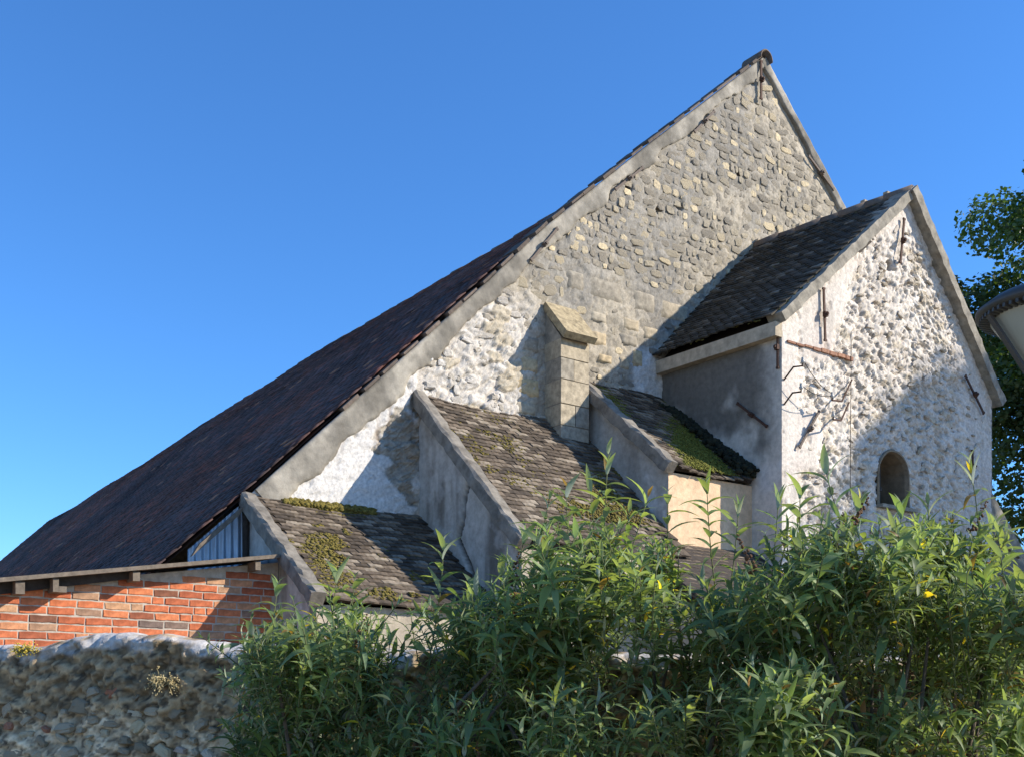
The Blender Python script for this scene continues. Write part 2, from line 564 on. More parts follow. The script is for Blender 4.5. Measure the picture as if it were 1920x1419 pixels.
def gable_disp(s, z):
    r = s * SN - VG * CS
    w = s * CS + VG * SN
    x, y = 960 + F_PX * r / w, YH - F_PX * (z - EYE) / w
    n1 = fbm(s, z, 1.3, 4, 11)
    n2 = fbm(s, z, 9, 4, 12)
    n3 = fbm(s, z, 30, 3, 13)
    d = .026 * (n2 - .5) + .012 * (n3 - .5)
    c = lerp((.29, .25, .19), (.40, .345, .26), n1 * .6 + n2 * .4)
    c = lerp(c, (.21, .195, .17), sstep(.55, .72, fbm(s, z, .7, 3, 14)) * .7)
    k1, k2, ck_, tk_ = worley(s * 4.5 + .5 * n2, z * 8 + .3 * n2, 23, True)
    d = d + .014 * (ck_ - .5) + .022 * tk_ - .012 * sstep(.10, .0, k2 - k1)
    c = c * (.82 + .36 * ck_)[:, None]
    # limewashed, bare rubble left of the buttress
    f1, f2, ci, ti = worley(s * 4.2 + .5 * n2 + .3 * z, z * 7.5 + .15 * n3, 21, True)
    h1, h2, cj, tj = worley(s * 11 + .6 * n2 + .5 * z, z * 19, 22, True)
    rough = sstep(1035, 955, x) * sstep(520, 600, y)
    joint = sstep(.02, .16, f2 - f1)
    d = d + rough * (.008 * joint + .028 * (ci - .5) + .045 * ti + .02 * (cj - .5) + .026 * tj + .012 * (n2 - .5) - .006)
    cw = lerp((.36, .31, .25), (.58, .53, .46), np.clip(joint * .4 + .35 * cj + .3 * n2, 0, 1))
    cw = lerp(cw, (.40, .33, .22), (ci > .82) * .7)
    c = lerp(c, cw, rough)
    # plaster coat, fallen in places, above the lowest lean-to
    pl = sstep(800, 770, x)
    keep = sstep(.44, .475, fbm(s * .9, z, 2.0, 4, 31) + .10 * sstep(900, 700, y + .3 * (x - 600)))
    c2 = lerp(lerp((.27, .235, .18), (.42, .37, .30), n2), lerp((.54, .50, .45), (.66, .62, .56), n1), keep)
    streak = sstep(.62, .8, fbm(s * 14, z * .5, 1, 2, 33)) * sstep(880, 800, y)
    c2 = lerp(c2, (.20, .15, .115), streak * .7)
    d = d * (1 - .7 * pl * keep) + pl * (keep * .012 - .008 * streak + (1 - keep) * (.016 * (ci - .5) + .022 * ti + .014 * (cj - .5) - .006))
    c = lerp(c, c2, pl)
    # pale plaster fillet beside the chapel
    wp = sstep(1185, 1200, x + 12 * n2) * sstep(640, 672, y) * sstep(1300, 1280, x)
    c = lerp(c, (.58, .55, .5), wp * .9)
    # cracks and putlog holes
    for hx, hy in ((1275, 388), (1180, 352), (1115, 372), (1385, 323), (1236, 395)):
        hp = onV(hx, hy, VG)
        m = sstep(.06, .035, np.hypot((s - hp[0]) * .8, z - hp[2]))
        d = d - m * .07
    near = sstep(.36, .24, rake_z(s) - z)
    return d * (1 - .8 * near) - .012 * near, c * (.85 + .3 * n3)[:, None]
gable = wall_surface('gable_wall', (0, VG, 0), (1, 0, 0), (0, -1, 0), U_L, UA + 4.6, lambda s: 1.2, lambda s: float(rake_z(s)) - .02, .021, gable_disp, M_WALL, barn, False)
MB().prism([(U_L, VG + .06, 0), (U_R, VG + .06, 0), (U_R, VG + .06, float(rake_z(U_R)) - .1), (UA, VG + .06, ZA - .1), (U_L, VG + .06, float(rake_z(U_L)) - .1)], (0, .6, 0)).build('wall_core', M_CEMENT, barn)

# stones of the gable
N_S = (0, -1, 0)
ASH = [(1100, 1173, 522, 566), (1184, 1232, 545, 588), (1236, 1296, 566, 604), (1062, 1098, 506, 548), (1160, 1198, 626, 650), (1104, 1140, 584, 606), (1160, 1182, 668, 694),
       (1186, 1206, 654, 690), (1120, 1150, 664, 682), (1108, 1140, 620, 650), (1164, 1202, 596, 622), (1204, 1236, 612, 640), (975, 1012, 668, 700), (968, 1016, 706, 744), (968, 1008, 752, 778), (978, 1014, 630, 662)]
boxes = []
am = stone_meshes(M_ASHLAR, 'ashlar_block')
for k, (x0, x1, y0, y1) in enumerate(ASH):
    ym = lambda x, y: y + (x - (x0 + x1) / 2) * .30
    p0, p1 = onV(x0, ym(x0, y1), VG), onV(x1, ym(x1, y0), VG)
    pc = onV((x0 + x1) / 2, (y0 + y1) / 2, VG)
    w = (onV(x1, 600, VG)[0] - onV(x0, 600, VG)[0]) / 2
    h = (onV((x0 + x1) / 2, y0, VG)[2] - onV((x0 + x1) / 2, y1, VG)[2]) / 2
    boxes.append((pc[0] - w, pc[0] + w, pc[2] - h, pc[2] + h))
    b = MB()
    n_ = 7
    o = None
    # a dressed block: grid face with slightly worn rim
    gx, gy = np.meshgrid(np.linspace(-1, 1, n_), np.linspace(-1, 1, n_), indexing='ij')
    e = np.maximum(np.abs(gx), np.abs(gy))
    dz = np.where(e > .99, -.03, .014) + .010 * (vnoise(gx * 2 + k * 7, gy * 2, 0, 5) - .5)
    jx = 1 + .05 * (vnoise(gy * 1.5 + k, gx * 0, 0, 6) - .5)
    Vv = np.stack([pc[0] + gx * w * jx, VG - dz, pc[2] + gy * h * (1 + .06 * (vnoise(gx * 1.5 + k, gx * 0, 0, 8) - .5))], -1).reshape(-1, 3)
    I = np.arange(n_ * n_).reshape(n_, n_)
    Fq = np.stack([I[:-1, :-1], I[1:, :-1], I[1:, 1:], I[:-1, 1:]], -1).reshape(-1, 4)
    add_mesh('ashlar_block', Vv, np.ascontiguousarray(Fq), M_ASHLAR, gable)
specs, lime = [], []
z = 2.6
while z < ZA - .3:
    ch = random.uniform(.075, .145)
    s = U_L + .2 + random.uniform(0, .2)
    while s < UA + 4.0:
        wd = random.uniform(.07, .20) if random.random() < .8 else random.uniform(.2, .34)
        c_ = s + wd / 2
        zc = z + ch / 2 + .02 * math.sin(c_ * 1.7) + random.uniform(-.015, .015)
        x, y = to_px((c_, VG, zc))
        ok = zc < float(rake_z(c_)) - .30 and random.random() < (.55 if x < 1000 and y > 545 else .95)
        if x < 800 or any(b[0] - wd * .45 < c_ < b[1] + wd * .45 and b[2] - ch * .45 < zc < b[3] + ch * .45 for b in boxes):
            ok = False
        if 1012 < x < 1075 and 560 < y < 800:
            ok = False
        if x > 1185 and y > 665:
            ok = False
        if ok:
            sp = ((c_, VG - .002, zc), wd / 2 * random.uniform(.85, 1.02), ch / 2 * random.uniform(.75, 1.1), random.uniform(.002, .008), N_S, random.gauss(0, .10))
            if x < 1000 and y > 545:
                lime.append(((c_, VG - .004, zc), wd / 2 * .9, ch / 2 * random.uniform(.75, 1.05), random.uniform(.006, .016), N_S, random.gauss(0, .15)))
            else:
                specs.append(sp)
        s += wd + random.uniform(.006, .028)
    z += ch + random.uniform(.004, .016)
lay_stones(specs, stone_meshes(M_STONE, 'stone'), M_STONE_A, GREY_STONES, gable, nmax=260)
lay_stones(lime, stone_meshes(M_LIME, 'stone'), M_STONE_A, WHITE_STONES, gable, nmax=40, extra='small_limewashed_stones')

# cement band on the rake
def band(px_pts, width, V, name, parent, thick=.04, rag=.09, seed=3, flip=-1, mat=None, base=(.28, .25, .20), taper=(1, 1, 1)):
    P = [onV(x, y, V)[[0, 2]] for x, y in px_pts]
    L = [0]
    for a, b in zip(P[:-1], P[1:]):
        L.append(L[-1] + float(np.hypot(*(b - a))))
    n = int(L[-1] / .03)
    t = np.linspace(0, L[-1], n)
    X, Z = np.interp(t, L, [p[0] for p in P]), np.interp(t, L, [p[1] for p in P])
    dx, dz = np.gradient(X), np.gradient(Z)
    q = np.hypot(dx, dz)
    nx, nz_ = dz / q * flip, -dx / q * flip             # inward, down
    rows = np.array([0, 0, .12, .35, .6, .85, 1.0, 1.0])
    wd = width * np.interp(t / t[-1], [0, .45, 1], taper) + rag * 2 * (fbm(t, t * 0, 2.6, 5, seed) - .5)
    out = np.array([-.05, thick, thick, thick, thick, thick, thick * .75, -.03])
    W = rows[None, :] * wd[:, None]
    XX = X[:, None] + nx[:, None] * W
    ZZ = Z[:, None] + nz_[:, None] * W
    O = out[None, :] + .022 * (fbm(XX, ZZ, 9, 4, seed + 1) - .5) * (out > 0)[None, :]
    Vv = np.stack([XX, V - O, ZZ], -1).reshape(-1, 3)
    I = np.arange(n * 8).reshape(n, 8)
    Fq = np.stack([I[:-1, :-1], I[1:, :-1], I[1:, 1:], I[:-1, 1:]], -1).reshape(-1, 4)
    k = np.cross(Vv[Fq[0, 1] + 3] - Vv[Fq[0, 0] + 3], Vv[Fq[0, 3] + 3] - Vv[Fq[0, 0] + 3])
    if k[1] > 0:
        Fq = Fq[:, ::-1]
    nn = fbm(XX, ZZ, 3, 4, seed + 2).ravel()
    c = lerp(np.array(base) * .6, np.array(base) * 1.35, sstep(.25, .75, nn))
    return add_mesh(name, Vv, np.ascontiguousarray(Fq), mat or M_FINE, parent, True, c)
band([(1428, 110), (1215, 272), (1019, 428), (907, 534), (740, 684), (478, 918)], .26, VG, 'rake_render', barn, seed=3, rag=.11, thick=.028, taper=(.55, .8, 1.1))
band([(1432, 110), (1592, 410)], .12, VG, 'rake_render', barn, seed=9, flip=1, rag=.03)

# roof of the barn
def roof_drop(v, t):
    """hand-laid old roof: sagging ridge and soft hollows (v along the ridge 0..1, t down the slope 0..1)"""
    return -.30 * v - .16 * math.sin(PI * v)
RIDGE_Z = ZA - .50                                     # the gable stands higher than the roof behind it
prof = [(UA, RIDGE_Z), (UA - 3.3, RIDGE_Z - 3.3 * .815), (UA - 4.6, RIDGE_Z - 3.3 * .815 - 1.3 * .66)] + [(u, z_ + .04) for u, z_ in RAKE_L[::-1] if u < UA - 5.2]
PL = [0]
for a, b in zip(prof[:-1], prof[1:]):
    PL.append(PL[-1] + math.hypot(b[0] - a[0], b[1] - a[1]))
def prof_at(d):
    return np.interp(d, PL, [p[0] for p in prof]), np.interp(d, PL, [p[1] for p in prof])
V0, V1 = VG + .02, VG + LEN
def hollow(v, d):
    vv = (v - V0) / LEN
    sag = -.09 * np.sin(PI * np.clip(vv, 0, 1)) - .22 * sstep(.6, 1.0, vv)
    return sag + .10 * (fbm(v, d, .22, 3, 41) - .5) * np.clip((v - V0) / 1.5, 0, 1)
nv, ndn = 120, 60
vv = np.linspace(V0, V1, nv)
dd = np.linspace(0, PL[-1], ndn)
VV, DD = np.meshgrid(vv, dd, indexing='ij')
uu, zz = prof_at(DD)
zz = zz + hollow(VV, DD) - .03
top = np.stack([uu, VV, zz], -1).reshape(-1, 3)
I = np.arange(nv * ndn).reshape(nv, ndn)
Fq = np.stack([I[:-1, :-1], I[:-1, 1:], I[1:, 1:], I[1:, :-1]], -1).reshape(-1, 4)
Fq = Fq[:, ::-1]
roof = add_mesh('roof', top, np.ascontiguousarray(Fq), M_DARKWOOD, barn, True)
zr = float(rake_z(U_R))
FS = [(UA, VG + .1, RIDGE_Z - .03), (U_R, VG + .1, zr - .1), (U_R, V1, zr - .35), (UA, V1, RIDGE_Z - .40), (UA, VG + (LEN * .55), RIDGE_Z - .16)]
MB().add(FS + [(x, y, z - .12) for x, y, z in FS], [(0, 1, 2, 3, 4), (9, 8, 7, 6, 5), (1, 6, 7, 2), (0, 5, 6, 1), (2, 7, 8, 3)]).build('far_slope', M_TILE_A, barn, colr=(.09, .065, .05))
TW, EX, TL, TT = .175, .105, .25, .014
nrow, ncol = int(PL[-1] / EX), int(LEN / TW)
R_, C_ = np.meshgrid(np.arange(nrow), np.arange(ncol), indexing='ij')
R_, C_ = R_.ravel(), C_.ravel()
vc = V0 + (C_ + .5 * (R_ % 2)) * TW + rng.normal(0, .004, R_.size) + TW / 2
dc = R_ * EX + .10 + rng.normal(0, .006, R_.size)
uc, zc = prof_at(dc)
u2, z2 = prof_at(np.minimum(dc + .12, PL[-1]))
u1, z1 = prof_at(np.maximum(dc - .12, 0))
dirx, dirz = u2 - u1, z2 - z1
q = np.hypot(dirx, dirz)
dirx, dirz = dirx / q, dirz / q                         # down the slope
tilt = math.radians(2.2) + rng.normal(0, .024, R_.size)
nx, nz_ = dirz, -dirx
nx, nz_ = np.where(nz_ < 0, -nx, nx), np.abs(nz_)
dx2 = dirx * np.cos(tilt) + nx * np.sin(tilt)
dz2 = dirz * np.cos(tilt) + nz_ * np.sin(tilt)
zc = zc + hollow(vc, dc)
cx, cz = uc + nx * .012, zc + nz_ * .012
skew = rng.normal(0, .014, R_.size)
verts = []
for a in (-1, 1):
    for b in (-1, 1):
        for c in (0, 1):
            nx2, nz2 = -dz2, dx2
            nx2, nz2 = np.where(nz2 < 0, -nx2, nx2), np.abs(nz2)
            px_ = cx + dx2 * b * TL / 2 + nx2 * TT * c
            pz_ = cz + dz2 * b * TL / 2 + nz2 * TT * c + a * skew * .1
            py_ = vc + a * TW * .492 + b * skew * TL / 2
            verts.append(np.stack([px_, py_, pz_], -1))
Vt = np.stack(verts, 1).reshape(-1, 3)
base = (np.arange(R_.size) * 8)[:, None, None]
Ft = (BOXF[None] + base).reshape(-1, 4)
rn = rng.random(R_.size)
tc = np.stack([np.interp(rn, [0, .5, .85, 1], v) for v in ([.045, .066, .092, .16], [.031, .041, .050, .062], [.030, .038, .043, .046])], -1)
moss_w = fbm(vc, dc, .5, 3, 44)
tc = tc * (.45 + 1.1 * moss_w)[:, None]
patch = fbm(vc, dc * 1.5, .35, 3, 46)
tc = lerp(tc, tc * np.array([1.5, 1.15, .95]), sstep(.5, .62, patch))
odd = rng.random(R_.size) < .012
tc[odd] = tc[odd] * 0 + np.array([.26, .13, .075])
o = add_mesh('roof_tiles', Vt, np.ascontiguousarray(Ft), M_TILE_A, roof, False, np.repeat(tc, 8, 0))
o['kind'] = 'stuff'
# ridge tiles
def half_round(L=.36, r=.13, th=.018, n=10):
    V, F = [], []
    for y in (0, L):
        for rad in (r, r - th):
            for k in range(n + 1):
                a = math.radians(-8) + (PI + math.radians(16)) * k / n
                V.append((rad * math.cos(a), y, rad * math.sin(a)))
    m = n + 1
    for k in range(n):
        F += [(k, k + 1, 2 * m + k + 1, 2 * m + k), (m + k, 3 * m + k, 3 * m + k + 1, m + k + 1), (k, m + k, m + k + 1, k + 1), (2 * m + k, 2 * m + k + 1, 3 * m + k + 1, 3 * m + k)]
    F += [(0, 2 * m, 3 * m, m), (n, m + n, 3 * m + n, 2 * m + n)]
    return V, F
rv, rf = half_round()
M_RIDGE = mat_random('ridge_tile_clay', [(0, (.09, .07, .055)), (1, (.17, .13, .10))], scale=18, amt=.4, bump=.4, dist=.006)
rme = add_mesh('ridge_tile', rv, rf, M_RIDGE, smooth=True, link=False)
for k in range(int(LEN / .36)):
    v = VG + .1 + k * .36
    put('ridge_tile', rme, roof, Matrix.Translation((UA, v, RIDGE_Z - .13 + float(hollow(np.array([v]), np.array([0.]))[0]) + (.012 if k % 2 else 0))) @ Matrix.Rotation(random.gauss(0, .02), 4, 'X'))
put('apex_cap', rme, barn, Matrix.Translation((UA + .01, VG - .09, ZA - .07)))
for k in range(26):
    t_ = .02 + k * .036 + random.uniform(-.006, .006)
    uq = UA - t_ * 7.2
    zq = float(rake_z(uq))
    dq = Vector((-1, 0, -(float(rake_z(uq + .05)) - float(rake_z(uq - .05))) / .1)).normalized()
    nq = Vector((-dq.z * -1, 0, dq.x * -1)).normalized()
    nq = nq if nq.z > 0 else -nq
    MB().box((uq, VG + .10, zq + .012), np.array(dq) * .125, (0, .15, 0), np.array(nq) * random.uniform(.010, .02)).build('verge_tile', M_RIDGE, roof)
# side and far walls
MB().box((RAKE_L[0][0] + 1.2, VG + LEN / 2 + .6, .45), (.3, 0, 0), (0, LEN / 2 - .7, 0), (0, 0, .45)).build('side_wall', M_CEMENT, barn)
MB().box((U_R - .4, VG + LEN / 2 + .6, .8), (.3, 0, 0), (0, LEN / 2 - .7, 0), (0, 0, .8)).build('side_wall', M_CEMENT, barn)
MB().prism([(RAKE_L[0][0] + 1.0, V1 - .5, 0), (U_R - .2, V1 - .5, 0), (U_R - .2, V1 - .5, float(rake_z(U_R)) - .5), (UA, V1 - .5, ZA - 1.0), (RAKE_L[0][0] + 1.0, V1 - .5, 1.0)], (0, .4, 0)).build('far_gable', M_CEMENT, barn)

# iron anchors
def anchor(p0, p1, n, parent, mat, w=.026, t=.016, off=.03):
    p0, p1, n = np.asarray(p0), np.asarray(p1), np.asarray(n, float)
    p0, p1 = p0 + n * off, p1 + n * off
    d = (p1 - p0) / np.linalg.norm(p1 - p0)
    s = np.cross(d, n)
    m = (p0 + p1) / 2
    b = MB().bar(p0, p1, s * w, n * t).box(m + n * .015, d * .03, s * w * .9, n * .022)
    b.box(m + n * .04, d * .014, s * .014, n * .02)
    b.box(p0, d * .012, s * w * .75, n * t * .6).box(p1, d * .012, s * w * .75, n * t * .6)
    return b.build('wall_anchor', mat, parent)
NF = (0, -1, 0)
for a, b, m in (((1422, 118), (1422, 188), M_IRON), ((1334, 212), (1298, 250), M_OLDIRON), ((1200, 318), (1150, 358), M_OLDIRON), ((1040, 432), (992, 490), M_OLDIRON), ((1512, 296), (1558, 358), M_OLDIRON)):
    anchor(onV(*a, VG), onV(*b, VG), NF, barn, m, off=.05, w=.035 if m is M_IRON else .03)

# buttress against the gable
bu0 = onV(1022, 700, VG)[0]
bvf = onU(1051, 700, bu0)[1]
bu1 = onV(1103, 640, bvf)[0]
zt0 = onV(1028, 574, VG)[2]
zt1 = onV(1075, 632, bvf)[2]
but = MB().prism([(bu0, VG + .02, 1.5), (bu0, bvf, 1.5), (bu0, bvf, zt1 - .03), (bu0, VG + .02, zt0 - .06)], (bu1 - bu0, 0, 0)).build('buttress', M_CEMENT, barn)
zc_ = zt1 - .05
zb_ = onV(1051, 830, bvf)[2]
k = 0
while zc_ > zb_:
    hh = random.uniform(.20, .32)
    cuts = [bu0 - .008, bu0 + (bu1 - bu0) * random.uniform(.4, .62), bu1 + .004] if k % 2 else [bu0 - .008, bu1 + .004]
    for a, b in zip(cuts[:-1], cuts[1:]):
        dp = .30 if a < bu0 + .05 else .2
        mb = MB().box(((a + b) / 2, bvf + dp - .012 + random.uniform(-.004, .004), zc_ - hh / 2), ((b - a) / 2 - .005, 0, 0), (0, dp, 0), (0, 0, hh / 2 - .006))
        mb.build('block', M_ASHLAR, but)
    zc_ -= hh
    k += 1
M_LICHEN = mat_plain('lichened_stone', (.34, .27, .16), scale=14, amt=.6, bump=.7, dist=.02)
sl = np.array([0, bvf - VG - .10, zt1 - zt0 - .02])
MB().bar((( bu0 + bu1) / 2, VG - .0, zt0), np.array([(bu0 + bu1) / 2, VG, zt0]) + sl * 1.04, (bu1 - bu0 + .05, 0, 0), np.cross(sl / np.linalg.norm(sl), (1, 0, 0)) * .09).build('cap_stone', M_LICHEN, but)

# low end of the barn roof: verge board and corrugated infill
cp0, cp1 = onV(457, 952, VG - .03), onV(378, 1020, VG - .03)
MB().bar(cp0, cp1 + (cp1 - cp0) * .15, (0, .05, 0), (.08, 0, .13)).build('verge_board', M_WOOD, barn)
U0c = cp1[0] - .1
n = 70
ss = np.linspace(U0c, U_L + .02, n)
Vv, Fc = [], []
for i, s in enumerate(ss):
    y = VG + .08 + .012 * math.sin((s - U0c) * 2 * PI / .076)
    zt = min(float(rake_z(s)) - .05, cp0[2] + .1)
    Vv += [(s, y, .6), (s, y, zt)]
    if i:
        Fc.append((2 * i - 2, 2 * i, 2 * i + 1, 2 * i - 1))
add_mesh('corrugated_panel', Vv, Fc, M_SHEET, barn, True)
MB().tube([(U_L - .04, VG - .02, 1.2), (U_L - .04, VG - .02, onV(460, 968, VG)[2]), (U_L - .02, VG + .04, onV(460, 955, VG)[2])], .035, 8).build('downpipe', M_DARKWOOD, barn)

# ------------------------------------------------------------------ lean-tos against the gable
def grey_render(seed, crack=None, white=0.0, stain=.5, c0=(.36, .32, .265), c1=(.50, .455, .39)):
    def f(s, z):
        n1, n2, n3 = fbm(s, z, 1.6, 4, seed), fbm(s, z, 7, 4, seed + 1), fbm(s, z, 26, 3, seed + 2)
        c = lerp(c0, c1, n1 * .5 + n2 * .5)
        st = sstep(.45, .75, fbm(s * 5, z * .7, 1, 4, seed + 3)) * stain
        c = lerp(c, (.13, .11, .085), st)
        w = sstep(.5, .56, fbm(s, z, 2.2, 5, seed + 4)) * white
        c = lerp(c, (.62, .585, .53), w)
        d = .010 * (n2 - .5) + .006 * (n3 - .5) + .008 * w
        if crack:
            cd = polyd(s + .02 * (n3 - .5), z, crack)
            d = d - .06 * sstep(.045, .018, cd)
            c = lerp(c, (.05, .04, .03), sstep(.038, .016, cd))
        return d, c
    return f
def side_wall(parent, U, va, za, vb, zb, disp, res=.025, mat=None):
    """wall in the plane X=U facing -X, from (vb, zb) at the front to (va, za) at the back"""
    return wall_surface('side_wall', (U, 0, 0), (0, 1, 0), (-1, 0, 0), vb, va, lambda s: 0.0, lambda s: zb + (za - zb) * (s - vb) / (va - vb), res, disp, mat or M_FINE, parent)
def lean_to(name, label, T, B, Ue, disp, fdisp, seed, nmax=300, sag=.05, bow=0.0, grp='lean-tos against the gable'):
    """T, B: upper and lower end of the verge on the left side; the roof runs from there to X=Ue"""
    Us, vt, zt = T
    _, vb, zb = B
    t = thing(name, label, 'lean-to', (Us, vb, 0), grp)
    side_wall(t, Us, VG - .0, zt - .08, vb + .04, zb - .10, disp)
    wall_surface('front_wall', (0, vb + .06, 0), (1, 0, 0), (0, -1, 0), Us, Ue, lambda s: 0.0, lambda s: zb - .12, .03, fdisp, M_FINE, t)
    D = np.array([0, vb - vt, zb - zt])
    L = float(np.linalg.norm(D))
    D /= L
    N = np.cross((1, 0, 0), D)
    N = N if N[2] > 0 else -N
    cop = MB()
    m = 26
    Vc, Fc = [], []
    w2 = .06
    for i in range(m + 1):
        p = np.array([Us, vt, zt]) + D * (L + .06) * i / m + N * (.004 * math.sin(i * 1.3 + seed))
        for a, b in ((-w2 - .02, -.125), (-w2 - .02, .0), (-w2 + .01, .02), (w2, .015), (w2, -.125)):
            Vc.append(p + np.array([a + .006 * math.sin(i * 2.1 + seed), 0, 0]) + np.array([random.uniform(-.007, .007), 0, 0]) + N * (b + random.uniform(-.009, .007)))
        if i:
            for k in range(5):
                Fc.append(((i - 1) * 5 + k, (i - 1) * 5 + (k + 1) % 5, i * 5 + (k + 1) % 5, i * 5 + k))
    Fc += [tuple(range(5)), tuple(range(m * 5, m * 5 + 5))[::-1]]
    add_mesh('verge_coping', Vc, Fc, M_COPE, t)
    slab = MB().bar(np.array([(Us + Ue) / 2, vt, zt]) - N * .09, np.array([(Us + Ue) / 2, vt, zt]) + D * L - N * .09, (Ue - Us - .02, 0, 0), N * .05)
    rf = slab.build('roof', M_DARKWOOD, t)
    W = Ue - Us - .06
    tile_roof(rf, np.array([Us + .06, vt, zt]) - N * .075, (1, 0, 0), D, W, L + .02, surf=lambda x, y: -sag * math.sin(PI * x) * y - bow * (1 - x) * 0 + .015 * math.sin(7 * x + 5 * y + seed), nmax=nmax)
    return t, rf, np.array([Us + .06, vt, zt]) - N * .045, D, N, W, L
def roof_moss(rf, fr, count, fn, **k):
    """moss cushions on a tile roof where fn(x, y) (0..1 across, 0..1 down) says so"""
    o, D, N, W, L = fr
    X, Y = rng.random(count), rng.random(count)
    ok = rng.random(count) < fn(X, Y)
    pts = [o + np.array([x * W, 0, 0]) + D * (y * L) + N * random.uniform(-.012, .006) for x, y in zip(X[ok], Y[ok])]
    moss_patch(rf, pts, N, **k)
T1, B1 = onV(466, 925, VG), onU(597, 1106, onV(466, 925, VG)[0])
T2, B2 = onV(786, 735, VG), onU(983, 1003, onV(786, 735, VG)[0])
T3, B3 = onV(1086, 705, VG), onU(1258, 862, onV(1086, 705, VG)[0])
UC = onV(1241, 668, VG)[0]                              # chapel side wall
ck = [onU(x, y, T2[0]) for x, y in ((887, 880), (872, 925), (868, 975), (858, 1010), (880, 1060), (895, 1110))]
ck = [(p[1], p[2]) for p in ck]
beige = grey_render(70, stain=.3, c0=(.36, .30, .22), c1=(.46, .39, .29))
l1, r1, *f1_ = lean_to('lean_to', 'lowest mossy tiled lean-to between brick outhouse and taller lean-to', T1, B1, T2[0], grey_render(50, white=.5, stain=.8), beige, 1)
roof_moss(r1, f1_, 15000, lambda x, y: .95 * (fbm(x * 2.4, y * 2.6, 2.4, 4, 61) > .51) * (1 - .4 * y) + .5 * (y < .1) * (x < .75))
tk = [f1_[0] + np.array([random.uniform(.15, .7) * f1_[3], 0, 0]) + f1_[1] * random.uniform(-.02, .10) + f1_[2] * random.uniform(0, .05) for _ in range(1100)]
moss_patch(r1, tk, f1_[2], smin=.012, smax=.032, flat=.8)
l2, r2, *f2_ = lean_to('lean_to', 'tall lean-to with cracked grey side wall and ridged tile roof', T2, B2, T3[0], grey_render(52, crack=ck, white=.3, stain=.85), beige, 2)
roof_moss(r2, f2_, 13000, lambda x, y: .9 * (fbm(x * 2.4, y * 3, 2.2, 4, 66) > .52) * (y < .8) + .55 * (y < .12) * (x > .35))
l3, r3, *f3_ = lean_to('lean_to', 'mossy tiled lean-to with peach front wall beside white chapel', T3, (B3[0], B3[1], B3[2]), UC, grey_render(54, white=.8, stain=.4),
    grey_render(75, stain=.12, c0=(.62, .42, .25), c1=(.72, .51, .32)), 3)
roof_moss(r3, f3_, 17000, lambda x, y: .95 * (fbm(x * 2.2, y * 2.2, 2.0, 4, 68) + .2 * y > .47), c0=(.085, .085, .012), c1=(.16, .155, .028), smin=.006, smax=.02)
# dark moss along the chapel wall, ivy tuft by the buttress
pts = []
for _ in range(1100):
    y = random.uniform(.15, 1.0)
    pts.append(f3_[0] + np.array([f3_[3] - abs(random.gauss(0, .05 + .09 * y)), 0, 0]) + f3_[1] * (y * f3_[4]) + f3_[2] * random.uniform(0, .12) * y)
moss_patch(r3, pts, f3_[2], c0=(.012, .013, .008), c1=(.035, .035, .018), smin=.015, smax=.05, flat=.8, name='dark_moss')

# low roof in front of the peach wall
zl = onV(1350, 1040, B3[1])[2]
T4 = np.array([T3[0] - .6, B3[1] + .02, zl])
B4 = np.array([T4[0], B3[1] - 1.35, zl - .95])
l4 = thing('low_shed', 'low tiled shed roof at the foot of the peach wall behind the shrubs', 'shed', (T4[0], B4[1], 0))
D4 = (B4 - T4) / np.linalg.norm(B4 - T4)
N4 = np.cross((1, 0, 0), D4)
W4 = UC + .9 - T4[0]
s4 = MB().bar(T4 + np.array([W4 / 2, 0, 0]) - N4 * .04, B4 + np.array([W4 / 2, 0, 0]) - N4 * .04, (W4, 0, 0), N4 * .05).build('roof', M_DARKWOOD, l4)
tile_roof(s4, T4 - N4 * .01, (1, 0, 0), D4, W4, float(np.linalg.norm(B4 - T4)), nmax=290)
wall_surface('front_wall', (0, B4[1] + .12, 0), (1, 0, 0), (0, -1, 0), T4[0] + .05, T4[0] + W4 - .05, lambda s: 0, lambda s: B4[2] - .06, .04, beige, M_FINE, l4)
wall_surface('side_wall', (T4[0] + .05, 0, 0), (0, 1, 0), (-1, 0, 0), B4[1] + .12, B3[1], lambda s: 0, lambda s: B4[2] - .06 + (s - B4[1] - .12) * .68, .04, beige, M_FINE, l4)

